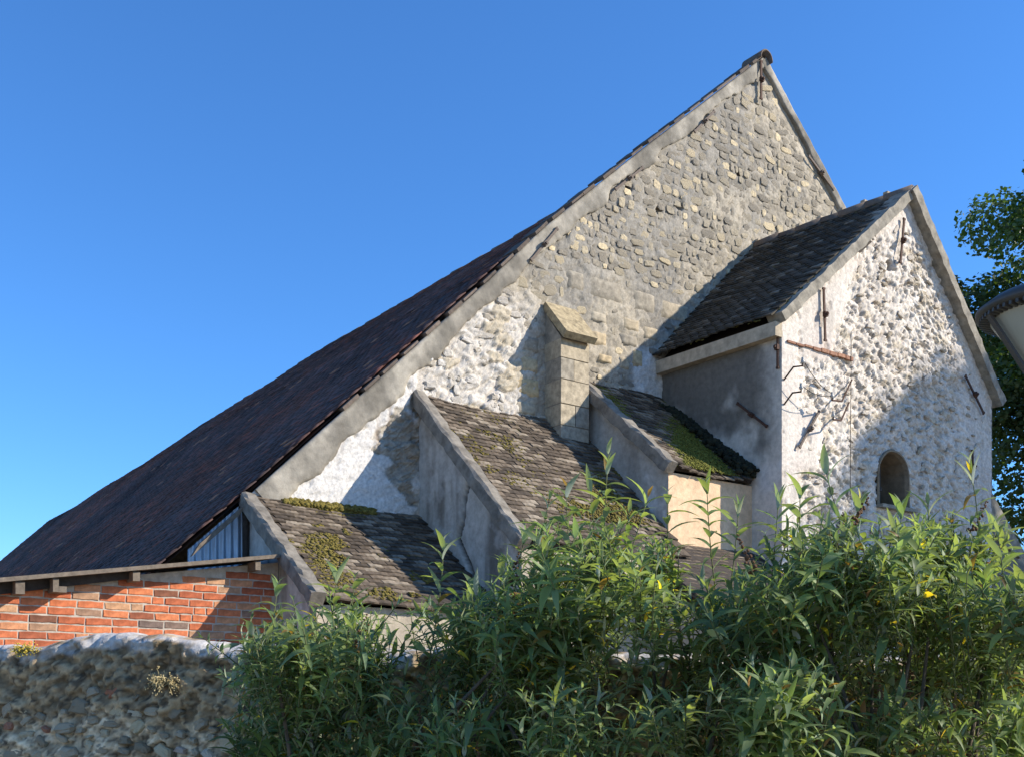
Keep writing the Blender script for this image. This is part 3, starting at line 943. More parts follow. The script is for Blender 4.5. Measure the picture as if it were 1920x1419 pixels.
# ------------------------------------------------------------------ the chapel
CF = onU(1466, 592, UC)
VC = CF[1]
CR = onV(1860, 738, VC)
CA = onV(1705, 364, VC)
CG = onV(1420, 467, VG)                                # ridge meets the big gable
chapel = thing('chapel', 'small whitewashed chapel with flaking rubble gable and dark tiled roof', 'chapel', ((UC + CR[0]) / 2, VC, 0))
W0 = onV(1676, 945, VC)
wx0, wx1 = onV(1649, 900, VC)[0], onV(1704, 900, VC)[0]
wz0, wz1 = onV(1676, 948, VC)[2], onV(1676, 846, VC)[2]
def ctop(s):
    return float(np.interp(s, [UC, CA[0], CR[0]], [CF[2], CA[2], CR[2]])) - .03
def chapel_disp(s, z):
    r = s * SN - VC * CS
    w = s * CS + VC * SN
    x, y = 960 + F_PX * r / w, YH - F_PX * (z - EYE) / w
    n1, n2, n3 = fbm(s, z, 1.5, 4, 81), fbm(s, z, 8, 4, 82), fbm(s, z, 26, 3, 83)
    wob = 26 * (fbm(s, z, 3.0, 4, 84) - .5)
    sm = np.maximum.reduce([sstep(1600, 1575, x + wob * 2 + .25 * (y - 560)) * sstep(690, 660, y + wob), sstep(1512, 1492, x + wob),
                            sstep(1548, 1534, x + wob) * sstep(760, 775, y) * sstep(890, 872, y),
                            sstep(1770, 1830, x + wob * 2) * .75, sstep(470, 420, y + wob) * .8])
    sx, sz_ = s + .10 * (n2 - .5) + .25 * z, z + .08 * (n3 - .5)
    f1, f2, ci, ti = worley(sx * 5.5, sz_ * 11.0, 85, True)
    g1, g2, cj, tj = worley(sx * 13.0 + 3, sz_ * 24.0, 86, True)
    joint = sstep(.02, .12, f2 - f1)
    pit = sstep(.58, .64, fbm(s + .5 * z, z * 1.6, 13, 4, 87)) * .9
    rel = .018 * (ci - .5) + .036 * ti + .022 * (cj - .5) + .032 * tj + .008 * (n2 - .5) + .012 * (n3 - .5) - .030 * pit
    rough = 1 - sm
    few = sm * sstep(.66, .74, fbm(s, z, 6, 4, 88)) * .6
    d = rough * (rel - .02) - few * .022 + sm * (.004 * (n3 - .5))
    white = lerp((.50, .435, .36), (.66, .595, .515), n1)
    white = white * (.82 + .36 * fbm(s * 9, z * .8, 1, 3, 80))[:, None]
    cr = lerp((.46, .40, .33), white, np.clip(joint * .5 + .4 + .3 * cj, 0, 1))
    cr = lerp(cr, (.46, .38, .26), (ci > .88) * .6)
    cr = lerp(cr, (.30, .24, .18), pit * .65)
    c = lerp(cr, white, sm)
    c = lerp(c, (.52, .42, .37), sm * sstep(.45, .8, fbm(s, z, 1.1, 4, 89)) * .45)
    c = lerp(c, (.36, .29, .23), few)
    # hole below the apex anchor
    hp = onV(1671, 497, VC)
    m = sstep(.085, .06, np.hypot(s - hp[0], z - hp[2]))
    d = d - .10 * m
    c = lerp(c, (.20, .16, .12), m)
    return d, c
front = wall_surface('front_wall', (0, VC, 0), (1, 0, 0), (0, -1, 0), UC, CR[0], lambda s: 0.3, ctop, .0165, chapel_disp, M_WALL, chapel, False)
wcx, wrad = (wx0 + wx1) / 2, (wx1 - wx0) / 2
def arch(grow, y, n=18):
    r_ = wrad + grow
    P = [(wcx - r_, y, wz0 - grow)]
    P += [(wcx - r_ * math.cos(PI * k / n), y, wz1 - wrad + r_ * math.sin(PI * k / n)) for k in range(n + 1)]
    return P + [(wcx + r_, y, wz0 - grow)]
import bmesh
bm = bmesh.new()
bm.from_mesh(front.data)
kill = []
for f_ in bm.faces:
    c_ = f_.calc_center_median()
    zz_ = c_.z - (wz1 - wrad)
    dist = math.hypot(c_.x - wcx, zz_) if zz_ > 0 else abs(c_.x - wcx)
    if dist < wrad + .012 and c_.z > wz0 - .012:
        kill.append(f_)
bmesh.ops.delete(bm, geom=kill, context='FACES')
bm.to_mesh(front.data)
bm.free()
rings = [arch(.03, VC + .012), arch(.02, VC - .004), arch(.0, VC - .002), arch(-.015, VC + .05), arch(-.02, VC + .42)]
m_ = len(rings[0])
Vw = [p for r_ in rings for p in r_]
Vw = [(x + random.uniform(-.006, .006), y, z + random.uniform(-.006, .006)) for x, y, z in Vw]
Fw = [(l * m_ + k, (l + 1) * m_ + k, (l + 1) * m_ + (k + 1) % m_, l * m_ + (k + 1) % m_) for l in range(4) for k in range(m_)]
M_REVEAL = mat_plain('reveal_plaster', (.23, .175, .115), scale=9, amt=.35, bump=.4, dist=.01)
window = add_mesh('window', Vw, [f_[::-1] for f_ in Fw], M_REVEAL, chapel)
add_mesh('opening_shade', [(x, VC + .41, z) for x, y, z in arch(.0, 0)], [tuple(range(m_))], M_DARKWOOD, window)  # near-black sheet painting in the darkness of the unlit opening
specs = []
for _ in range(900):
    x, y = random.uniform(1500, 1850), random.uniform(420, 1000)
    p = onV(x, y, VC)
    if p[2] > ctop(p[0]) - .25 or p[0] > CR[0] - .15 or (x < 1600 and y < 700) or x < 1515 or (1630 < x < 1722 and 825 < y < 965):
        continue
    w = random.uniform(.03, .085)
    h = w * random.uniform(.25, .5)
    if any(abs(p[0] - q[0][0]) < (w + q[1]) and abs(p[2] - q[0][2]) < (h + q[2]) for q in specs):
        continue
    specs.append((p - np.array([0, .002, 0]), w, h, random.uniform(.004, .012), NF if 'NF' in globals() else (0, -1, 0), random.gauss(.25, .35)))
lay_stones(specs[:170], stone_meshes(mat_random('chapel_stone', [(0, (.34, .28, .20)), (.5, (.50, .43, .34)), (1, (.62, .55, .46))], scale=20, amt=.4, bump=.7, dist=.012), 'stone'), M_STONE_A, WHITE_STONES, front, nmax=280)
MB().prism([(UC + .01, VC + .46, 0), (CR[0] - .01, VC + .46, 0), (CR[0] - .01, VC + .46, CR[2] - .15), (CA[0], VC + .46, CA[2] - .15), (UC + .01, VC + .46, CF[2] - .15)], (0, .1, 0)).build('wall_core', M_CEMENT, chapel)
def cside(s, z):
    n1, n2, n3 = fbm(s, z, 1.8, 4, 91), fbm(s, z, 7, 4, 92), fbm(s, z, 24, 3, 93)
    c = lerp((.50, .44, .36), (.66, .60, .52), n1 * .5 + n2 * .5)
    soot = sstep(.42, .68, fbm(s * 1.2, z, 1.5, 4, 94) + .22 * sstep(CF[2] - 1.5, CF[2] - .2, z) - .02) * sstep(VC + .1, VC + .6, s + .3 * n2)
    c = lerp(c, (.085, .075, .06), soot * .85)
    c = lerp(c, (.60, .56, .50), sstep(.6, .66, fbm(s, z, 2.4, 4, 95)) * sstep(CF[2] - 1.0, CF[2] - 1.7, z) * .7)
    return .012 * (n2 - .5) + .006 * (n3 - .5), c
wall_surface('side_wall', (UC, 0, 0), (0, 1, 0), (-1, 0, 0), VC, VG, lambda s: 0.0, lambda s: CF[2] - .05, .022, cside, M_FINE, chapel)
wall_surface('side_wall', (CR[0], 0, 0), (0, 1, 0), (1, 0, 0), VC, VG, lambda s: 0.0, lambda s: CR[2] - .05, .05, grey_render(96, white=.6), M_FINE, chapel)
# cornice under the left eave
zg = onV(1241, 668, VG)[2]
eg, ef = np.array([UC, VG, zg]), np.array([UC, VC, CF[2]])
MB().bar(eg + (-.05, 0, -.17), ef + (-.05, 0, -.17), (.13, 0, 0), (0, 0, .165)).build('cornice', M_CREAM, chapel)
# roof
tG = CG + np.array([0, 0, .02])
tF = np.array([CA[0], VC, CA[2] + .02])
eF = np.array([UC - .14, VC - .0, CF[2] - .05])
eG = np.array([UC - .14, VG, zg - .05])
A_ = (tF - tG)
Wc = float(np.linalg.norm(A_))
Dc = ((eF - tF) + (eG - tG)) / 2
Lc = float(np.linalg.norm(Dc))
Nc = np.cross(Dc, A_)
Nc = Nc / np.linalg.norm(Nc)
Nc = Nc if Nc[2] > 0 else -Nc
tG_, tF_, eF_, eG_ = [q - Nc * .10 for q in (tG, tF, eF, eG)]
croof = MB().add([tG_, tF_, eF_, eG_, tG_ - (0, 0, .07), tF_ - (0, 0, .07), eF_ - (0, 0, .07), eG_ - (0, 0, .07)], [(0, 3, 2, 1), (4, 5, 6, 7), (3, 7, 6, 2), (0, 4, 7, 3), (1, 2, 6, 5)]).build('roof', M_DARKWOOD, chapel)
rF, rG = np.array([CR[0] + .14, VC, CR[2] - .05]), np.array([CR[0] + .14, VG, CR[2] - .05])
MB().add([tG, tF, rF, rG, tG - (0, 0, .08), tF - (0, 0, .08), rF - (0, 0, .08), rG - (0, 0, .08)], [(0, 1, 2, 3), (4, 7, 6, 5), (2, 6, 7, 3), (1, 5, 6, 2)]).build('far_slope', M_TILE_A, chapel, colr=(.08, .07, .055))
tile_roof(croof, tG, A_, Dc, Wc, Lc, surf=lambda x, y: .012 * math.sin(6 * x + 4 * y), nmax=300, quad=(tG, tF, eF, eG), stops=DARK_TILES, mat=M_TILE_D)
MX, MY = rng.random(3800), rng.random(3800)
MK = rng.random(3800) < .8 * (fbm(MX * 2.4, MY * 3.2, 2.2, 4, 98) > .6)
pts = [(tG * (1 - x) + tF * x) * (1 - y) + (eG * (1 - x) + eF * x) * y + Nc * random.uniform(.012, .035) for x, y in zip(MX[MK], MY[MK])]
moss_patch(croof, pts, Nc, c0=(.06, .055, .015), c1=(.12, .105, .03), smin=.008, smax=.026)
nr = 7
for k in range(nr):
    p = tG + A_ * (k / nr)
    dv = Vector(A_ / Wc)
    put('ridge_tile', rme, croof, Matrix.Translation(Vector(p) + Vector((0, 0, -.05))) @ dv.to_track_quat('Y', 'Z').to_matrix().to_4x4() @ Matrix.Rotation(random.gauss(0, .03), 4, 'X'))
    MB().box(p + A_ / Wc * .02 + (0, 0, .075), (.05, 0, 0), (0, .035, 0), (0, 0, .025)).build('mortar_bed', M_CREAM, croof)
# flashing where the roof meets the gable
MB().bar(tG + (0, -.03, .05), eG + (0, -.03, .05), (0, .10, 0), (.05, 0, .06)).build('flashing', M_CEMENT, croof)
# gable copings
def rake_coping(p0, p1, parent, w=.10, over=.08, depth=.24):
    p0, p1 = np.asarray(p0), np.asarray(p1)
    d = (p1 - p0) / np.linalg.norm(p1 - p0)
    up = np.cross(d, (0, 1, 0))
    up = up if up[2] > 0 else -up
    n = 40
    Vc, Fc = [], []
    for i in range(n + 1):
        p = p0 + (p1 - p0) * i / n
        for y, h in ((-over, -w), (-over, .03), (depth - over, .05), (depth - over, -w)):
            Vc.append(p + np.array([0, y + random.uniform(-.006, .006), 0]) + up * (h + random.uniform(-.011, .009)))
        if i:
            for k in range(4):
                Fc.append(((i - 1) * 4 + k, (i - 1) * 4 + (k + 1) % 4, i * 4 + (k + 1) % 4, i * 4 + k))
    Fc += [(0, 1, 2, 3), (n * 4 + 3, n * 4 + 2, n * 4 + 1, n * 4)]
    return add_mesh('gable_coping', Vc, Fc, M_CEMENT, parent)
lc = np.array([UC, VC, CF[2]])
rake_coping(np.array([CA[0], VC, CA[2] + .05]), lc + (lc - CA) / np.linalg.norm(lc - CA) * .10 + (0, 0, .05), chapel)
rake_coping(np.array([CA[0] - .02, VC, CA[2] + .055]), CR + (CR - CA) / np.linalg.norm(CR - CA) * .22 + (0, 0, .05), chapel, over=.12)
# iron work on the chapel
for a, b in (((1691, 413), (1684, 494)), ((1540, 543), (1543, 640)), ((1806, 706), (1840, 775)), ((1819, 845), (1820, 905))):
    anchor(onV(*a, VC), onV(*b, VC), NF, chapel, M_IRON, w=.032, off=.035)
anchor(onV(1532, 772, VC), onV(1496, 838, VC), NF, chapel, M_OLDIRON, off=.03)
anchor(onU(1386, 757, UC), onU(1440, 799, UC), (-1, 0, 0), chapel, M_IRON, off=.03)
anchor(onU(1461, 615, UC), onU(1461, 690, UC), (-1, 0, 0), chapel, M_IRON, off=.03)
M_STRING = mat_random('thin_brick', [(0, (.22, .11, .07)), (1, (.38, .20, .12))], scale=30, amt=.5, bump=.4, dist=.005)
# row of thin bricks showing through the plaster
bp0, bp1 = onV(1474, 640, VC), onV(1598, 674, VC)
nb = 8
for k in range(nb):
    p = bp0 + (bp1 - bp0) * (k + .5) / nb
    MB().box(p + (0, -.002, random.uniform(-.006, .006)), (float(bp1[0] - bp0[0]) / nb / 2 - .008, 0, 0), (0, .022, 0), (0, 0, random.uniform(.014, .024) if k > 2 else .012)).build('string_brick', M_STRING, chapel)
# open shutter standing in the left of the niche
sh = MB()
for k in range(2):
    sh.box((wx0 + .035 + .05 * k, VC + .07, (wz0 + wz1) / 2 - .10), (.022, 0, 0), (0, .012, 0), (0, 0, (wz1 - wz0) / 2 - .12))
sh.box((wx0 + .06, VC + .05, wz0 + .20), (.055, 0, 0), (0, .01, 0), (0, 0, .025)).build('shutter', M_DARKWOOD, window)
MB().box(((wx0 + wx1) / 2 + .03, VC - .015, wz0 - .03), ((wx1 - wx0) / 2 + .07, 0, 0), (0, .06, 0), (0, 0, .022)).build('sill', M_CEMENT, window)
# insulators and wires
tips = []
for bx, by, tx, ty in ((1470, 712, 1505, 678), (1470, 758, 1502, 726), (1597, 712, 1560, 742), (1592, 754, 1562, 778)):
    b0 = onV(bx, by, VC)
    tip = onV(tx, ty, VC - .22)
    mid = onV((bx + tx) / 2, ty + 10, VC - .16)
    br = MB().tube([b0, mid, tip - (0, 0, .05), tip], .011, 6).build('insulator_bracket', M_IRON, chapel)
    MB().lathe(tip, [(.010, -.025), (.022, -.016), (.025, .008), (.015, .016), (.019, .028), (.016, .045), (.006, .052)], 12).build('insulator', M_PORCELAIN, br, True)
    tips.append(tip)
def wire(p, q, sag, label):
    P = [np.asarray(p) * (1 - t) + np.asarray(q) * t - np.array([0, 0, sag * 4 * t * (1 - t)]) for t in np.linspace(0, 1, 14)]
    o = MB().tube(P, .0045, 5).build('wire', M_DARKWOOD)
    tag(o, label, 'wire')
wire(tips[0] + (0, 0, .03), tips[2] + (0, 0, .03), .06, 'thin slack wire strung from the upper insulator across the chapel gable')
wire(tips[1] + (0, 0, .03), tips[2] + (0, 0, .0), .05, 'thin wire from the lower insulator to the bracket on bare rubble')
wire(onV(1596, 640, VC - .03), onV(1594, 935, VC - .03), .0, 'thin wire hanging straight down the chapel gable')

# sloping wall beyond the chapel
e0, e1, e2 = onV(1858, 930, VG - .9), onV(1908, 1046, VG - .9), onV(1935, 1060, VG - .9)
sb = thing('sloping_buttress', 'dark sloping buttress wall at the far corner of the chapel', 'buttress', (CR[0] + .6, VG, 0))
MB().prism([(CR[0] + .02, VG - .9, 0), (e2[0] + .6, VG - .9, 0), (e2[0] + .6, VG - .9, e2[2] - .3), (e1[0], VG - .9, e1[2]), (CR[0] + .02, VG - .9, e0[2] + .1)], (0, .5, 0)).build('wall', M_COPE, sb)
MB().bar(np.array([CR[0] + .02, VG - .65, e0[2] + .14]), np.array([e1[0] + .03, VG - .65, e1[2] + .03]), (0, .6, 0), (.03, 0, .07)).build('coping', M_CEMENT, sb)

# ------------------------------------------------------------------ the brick outhouse
VB = onU(523, 1100, T1[0])[1]
oh = thing('brick_outhouse', 'orange brick outhouse with thin roof edge and poking beam ends', 'outhouse', (2.6, VB, 0))
def oroof(U, V):                                       # underside of the outhouse roof
    a, b = onV(-60, 1096, VB - .22), onV(522, 1047, VB - .22)
    return a[2] + (b[2] - a[2]) * (U - a[0]) / (b[0] - a[0])
u0, u1 = .7, T1[0] - .01
def brick_back(s, z):
    n2 = fbm(s, z, 30, 3, 101)
    return .006 * (n2 - .5), lerp((.34, .29, .225), (.50, .43, .345), n2)
core = wall_surface('wall', (0, VB - .002, 0), (1, 0, 0), (0, -1, 0), u0, u1, lambda s: 0.0, lambda s: oroof(s, VB) - .02, .02, brick_back, M_FINE, oh)
MB().prism([(u0, VB + .03, 0), (u1, VB + .03, 0), (u1, VB + .03, oroof(u1, 0) - .05), (u0, VB + .03, oroof(u0, 0) - .05)], (0, .5, 0)).build('wall_core', M_CEMENT, oh)
def brick_mesh(seed, w, h):
    r = random.Random(seed)
    V, F = [], []
    n = 10
    pts = []
    for x, z in ((-1, -1), (-.5, -1), (0, -1), (.5, -1), (1, -1), (1, 1), (.5, 1), (0, 1), (-.5, 1), (-1, 1)):
        pts.append((x * w / 2 + r.uniform(-.003, .003), z * h / 2 + r.uniform(-.003, .003)))
    for y, sc in ((.03, 1), (-.004, 1), (-.009, .955)):
        for x, z in pts:
            V.append((x * sc if sc == 1 else x - math.copysign(.005, x), y + (r.uniform(-.0015, .0015) if y < 0 else 0), z if sc == 1 else z - math.copysign(.005, z)))
    for l in (0, 1):
        for k in range(n):
            F.append((l * n + k, l * n + (k + 1) % n, (l + 1) * n + (k + 1) % n, (l + 1) * n + k))
    F.append(tuple(range(2 * n, 3 * n)))
    return add_mesh('brick', V, F, M_BRICK, link=False)
BM = [brick_mesh(k, .213, .058) for k in range(5)]
BH = [brick_mesh(k + 9, .102, .058) for k in range(3)]
z, row = 1.30, 0
while z < oroof(u1, 0):
    x = u0 + (.11 if row % 2 else 0) + random.uniform(-.03, .03)
    while x < u1 - .03:
        half = random.random() < .10 or (u1 - x) < .2
        w = .113 if half else .224
        c_ = x + w / 2
        if z + .02 < oroof(c_, VB) - .05 and c_ + w / 2 < u1 + .02:
            put('brick', random.choice(BH if half else BM), core, Matrix.Translation((c_, VB + random.uniform(-.002, .004), z + .012 * math.sin(c_ * 1.1) + random.uniform(-.002, .002))) @ Matrix.Rotation(random.gauss(0, .012), 4, 'Y'))
        x += w
    z += .0705
    row += 1
a, b = onV(-90, 1098, VB - .22), onV(524, 1045, VB - .22)
a2, b2 = np.array([a[0], VG + .0, a[2] + .03]), np.array([b[0], VG - .05, b[2] + .03])
MB().add([a, b, b2, a2, a + (0, 0, .035), b + (0, 0, .035), b2 + (0, 0, .035), a2 + (0, 0, .035)], [(0, 3, 2, 1), (4, 5, 6, 7), (0, 1, 5, 4), (1, 2, 6, 5), (2, 3, 7, 6), (3, 0, 4, 7)]).build('roof_sheet', M_WOOD, oh)
MB().bar(a + (0, .16, -.05), onV(262, 1078, VB - .06) + (0, 0, .03), (0, .035, 0), (0, 0, .10)).build('rail', M_DARKWOOD, oh)
for x, y, w, h in ((38, 1098, .07, .10), (105, 1092, .045, .11), (118, 1104, .06, .05), (256, 1078, .06, .08), (484, 1055, .05, .08)):
    p = onV(x, y, VB - .19)
    zz_ = min(p[2], oroof(p[0], VB) - h / 2 - .005)
    MB().box((p[0], VB + .1, zz_), (w / 2, 0, 0), (.0, .29, 0), (0, 0, h / 2)).build('beam_end', M_WOOD, oh)

# ------------------------------------------------------------------ the garden wall
PHI = math.radians(9)
gd = rr * math.cos(PHI) - rd * math.sin(PHI)
gn = -rd * math.cos(PHI) - rr * math.sin(PHI)
GT = 6.5
def gw_s(x):
    a = (x - 960) / F_PX
    return GT * a / (math.cos(PHI) + a * math.sin(PHI))
def gw_t(x):
    return GT - gw_s(x) * math.sin(PHI)
def gw_pt(x, y, off=0.0):
    s = gw_s(x)
    t = GT - s * math.sin(PHI)
    p = rd * GT + gd * s + gn * off
    return np.array([p[0], p[1], EYE + (YH - y) / F_PX * t])
GTOP = [(-200, 1212), (0, 1213), (50, 1218), (90, 1212), (130, 1203), (175, 1195), (235, 1192), (262, 1199), (285, 1196), (330, 1202), (380, 1208), (440, 1213), (520, 1214), (770, 1222), (960, 1226), (1500, 1236), (2100, 1240)]
gs = [gw_s(x) for x, y in GTOP]
gz = [gw_pt(x, y + 5)[2] for x, y in GTOP]
gw = thing('garden_wall', 'crumbling rubble garden wall with grey render and bare stones', 'wall', tuple(rd * GT))
ns = int((gs[-1] - gs[0]) / .017)
S = np.linspace(gs[0], gs[-1], ns)
TZ = np.interp(S, gs, gz) + .03 * (fbm(S, S * 0, 5, 4, 111) - .5)
prof_n = 135
rows = []
thick = .42
for j in range(prof_n):                                # up the front
    rows.append((0.0, j / (prof_n - 1)))
toprow = [(-.03, 1.012), (-.08, 1.022), (-.16, 1.026), (-.26, 1.022), (-.36, 1.01), (-.42, .98), (-.43, .0)]
rows += toprow
SS = np.repeat(S[:, None], len(rows), 1)
OFF = np.array([r_[0] for r_ in rows])[None, :] + 0 * SS
ZZ = np.array([r_[1] for r_ in rows])[None, :] * TZ[:, None]
s_, z_ = SS.ravel(), ZZ.ravel()
hrel = z_ / np.repeat(TZ, len(rows))
n1, n2, n3 = fbm(s_, z_, 1.7, 4, 112), fbm(s_, z_, 8, 4, 113, OFF.ravel()), fbm(s_, z_, 30, 3, 114, OFF.ravel())
f1, f2, ci, ti = worley(s_ * 6 + n2, z_ * 9 + n3, 115, True)
h1, h2, cj, tj = worley(s_ * 19 + n2, z_ * 24 + .4 * n3, 118, True)
bare = sstep(.80, .70, hrel + .22 * (fbm(s_, z_, 2.2, 4, 116) - .5))
joint = sstep(.02, .2, f2 - f1)
dsp = .07 * (n2 - .5) + .045 * (n3 - .5) + .03 * (n1 - .5) + (1 - bare) * (.03 + .03 * (cj - .5) + .04 * tj + .04 * (ci - .5) + .05 * ti) + bare * (.012 * joint + .04 * (ci - .5) + .04 * ti + .012 * (cj - .5))
cg = lerp((.20, .155, .10), (.46, .375, .265), n2 * .6 + n1 * .4)
cb = lerp(lerp((.44, .37, .28), (.64, .55, .43), joint * n2 * 1.4), (.50, .42, .31), (ci > .75) * .6)
cg = lerp(cg, cb, bare) * np.array([1.1, .97, .78])
cg = cg * (.55 + .85 * cj)[:, None]
cg = lerp(cg, (.05, .04, .03), sstep(.60, .68, fbm(s_, z_, 34, 3, 119, OFF.ravel())) * .75)
cg = lerp(cg, (.06, .048, .035), sstep(.07, .0, h2 - h1) * .6)
lich = sstep(.955, .985, hrel + .06 * (n2 - .5)) * sstep(.36, .52, fbm(s_, OFF.ravel() * 6, 9, 4, 117))
cg = lerp(cg, (.52, .49, .45), lich * .9)
P = rd[None] * GT + gd[None] * s_[:, None] + gn[None] * (OFF.ravel() + dsp)[:, None]
P[:, 2] = z_ + .025 * (n2 - .5) * (OFF.ravel() < -.01)
I = np.arange(ns * len(rows)).reshape(ns, len(rows))
Fq = np.stack([I[:-1, :-1], I[1:, :-1], I[1:, 1:], I[:-1, 1:]], -1).reshape(-1, 4)
face = add_mesh('wall', P, np.ascontiguousarray(Fq), M_WALL, gw, False, cg * (.7 + .6 * n3)[:, None])
specs = []
for _ in range(1500):
    x, y = random.uniform(-30, 700), random.uniform(1290, 1460)
    lim = 1318 + 22 * math.sin(x * .021) + 10 * math.sin(x * .07)
    if y < lim - 8:
        continue
    w = random.uniform(.03, .085)
    h = w * random.uniform(.4, .85)
    p = gw_pt(x, y)
    if any(abs((p - q[0]) @ gd) < (w + q[1]) * .92 and abs(p[2] - q[0][2]) < (h + q[2]) * .92 for q in specs):
        continue
    specs.append((p + gn * .02, w, h, random.uniform(.014, .028), tuple(gn), random.gauss(0, .35)))
lay_stones(specs[:290], stone_meshes(M_RUBBLE, 'stone'), M_STONE_A, GREY_STONES, face, nmax=290)

# ------------------------------------------------------------------ leaves, shrubs
def leaf_shape(droop, fold=.35, n=6, w=.105):
    V, F = [], []
    for i in range(n + 1):
        t = i / n
        ww = w * (math.sin(PI * min(1, t * .94 + .05) ** .75)) ** 1.0 * (1 if i < n else .02)
        y, zc = t * (1 - .10 * droop * t), -droop * .42 * t * t + .10 * t
        for sx in (-1, 0, 1):
            V.append((sx * ww, y, zc + abs(sx) * ww * fold))
        if i:
            a = (i - 1) * 3
            F += [(a, a + 1, a + 4, a + 3), (a + 1, a + 2, a + 5, a + 4)]
    return np.array(V), F
LEAVES = [leaf_shape(d, w=w) for d, w in ((.5, .09), (1.1, .125), (1.6, .10), (2.2, .13))]
def leaf_bulk(name, mats, kinds, tints, mat, parent):
    Vs, Fs, Cs, n0 = [], [], [], 0
    for v in range(len(LEAVES)):
        idx = [i for i, k in enumerate(kinds) if k == v]
        if not idx:
            continue
        V0, F0 = LEAVES[v]
        Mx = np.array([mats[i] for i in idx])
        W = np.einsum('mij,nj->mni', Mx[:, :3, :3], V0) + Mx[:, None, :3, 3]
        Fa = np.array(F0)[None] + (np.arange(len(idx)) * len(V0))[:, None, None] + n0
        Vs.append(W.reshape(-1, 3)); Fs.append(Fa.reshape(-1, 4))
        Cs.append(np.repeat(np.array([tints[i] for i in idx]), len(V0), 0))
        n0 += len(idx) * len(V0)
    o = add_mesh(name, np.vstack(Vs), np.ascontiguousarray(np.vstack(Fs)), mat, parent, True, np.vstack(Cs))
    o['kind'] = 'stuff'
    return o
TINTS = [(1, 1, 1), (.8, .9, .8), (1.2, 1.12, .9), (1.0, 1.0, 1.15), (1.35, 1.3, 1.0)]
LEAF_ME = [[add_mesh('leaf', V, F, M_LEAF, smooth=True, link=False, colr=c) for c in TINTS] for V, F in LEAVES]
def shoot(tip, L, lean, leaves, stems, lmax=.12, dens=1.0):
    """a leafy shoot ending at tip: opposite pairs of long leaves on a bent stem"""
    tip = Vector(map(float, tip))
    lean = Vector(lean).normalized()
    bend = Vector((random.gauss(0, .25), random.gauss(0, .25), -.15))
    P = []
    for i in range(6):
        t = i / 5
        P.append(tip - lean * (L * (1 - t)) + bend * (L * .35 * (1 - t) ** 2))
    stems.append([tuple(p) for p in P])
    n = max(5, int(L / .043 * dens))
    rot = random.uniform(0, PI)
    for i in range(n + 1):
        t = i / n
        q = t * 5
        k = min(4, int(q))
        p = P[k].lerp(P[k + 1], q - k)
        d = (P[k + 1] - P[k]).normalized()
        a = d.orthogonal().normalized()
        b = d.cross(a)
        rot += PI / 2 + random.gauss(0, .15)
        ll = lmax * (.5 + .75 * math.sin(PI * min(1, (.22 + .78 * (1 - t)) ** .8) * .9)) * random.uniform(.75, 1.15)
        if t > .93:
            ll *= .55
        for side in (0, PI):
            if random.random() < .06:
                continue
            out = a * math.cos(rot + side) + b * math.sin(rot + side)
            open_ = random.uniform(.75, 1.35) if t < .85 else random.uniform(.2, .5)
            yv = (d * math.cos(open_) + out * math.sin(open_)).normalized()
            zv = (d - yv * d.dot(yv))
            zv = (zv.normalized() + Vector((0, 0, .35))).normalized()
            zv = (zv - yv * zv.dot(yv)).normalized()
            xv = yv.cross(zv)
            m = np.eye(4)
            m[:3, 0], m[:3, 1], m[:3, 2] = np.array(xv) * ll, np.array(yv) * ll, np.array(zv) * ll
            m[:3, 3] = p
            kind = random.choices((0, 1, 2, 3), (.25, .4, .25, .1))[0]
            tint = random.choices(TINTS + [(3.4, 2.0, .35), (1.3, .62, .35)], (.3, .22, .2, .17, .14, .012, .02))[0]
            br = random.uniform(.8, 1.2)
            leaves.append((m, kind, tuple(c * br for c in tint), Vector(p)))
TOPS = [(400, 1250), (430, 1225), (480, 1140), (560, 1112), (640, 1105), (720, 1135), (765, 1165), (850, 1120), (900, 1100), (960, 1040), (1030, 965), (1100, 945), (1200, 970), (1290, 1050), (1400, 1065), (1480, 1000), (1550, 955), (1640, 985), (1700, 960), (1800, 955), (1860, 1000), (1920, 1060), (2000, 1100)]
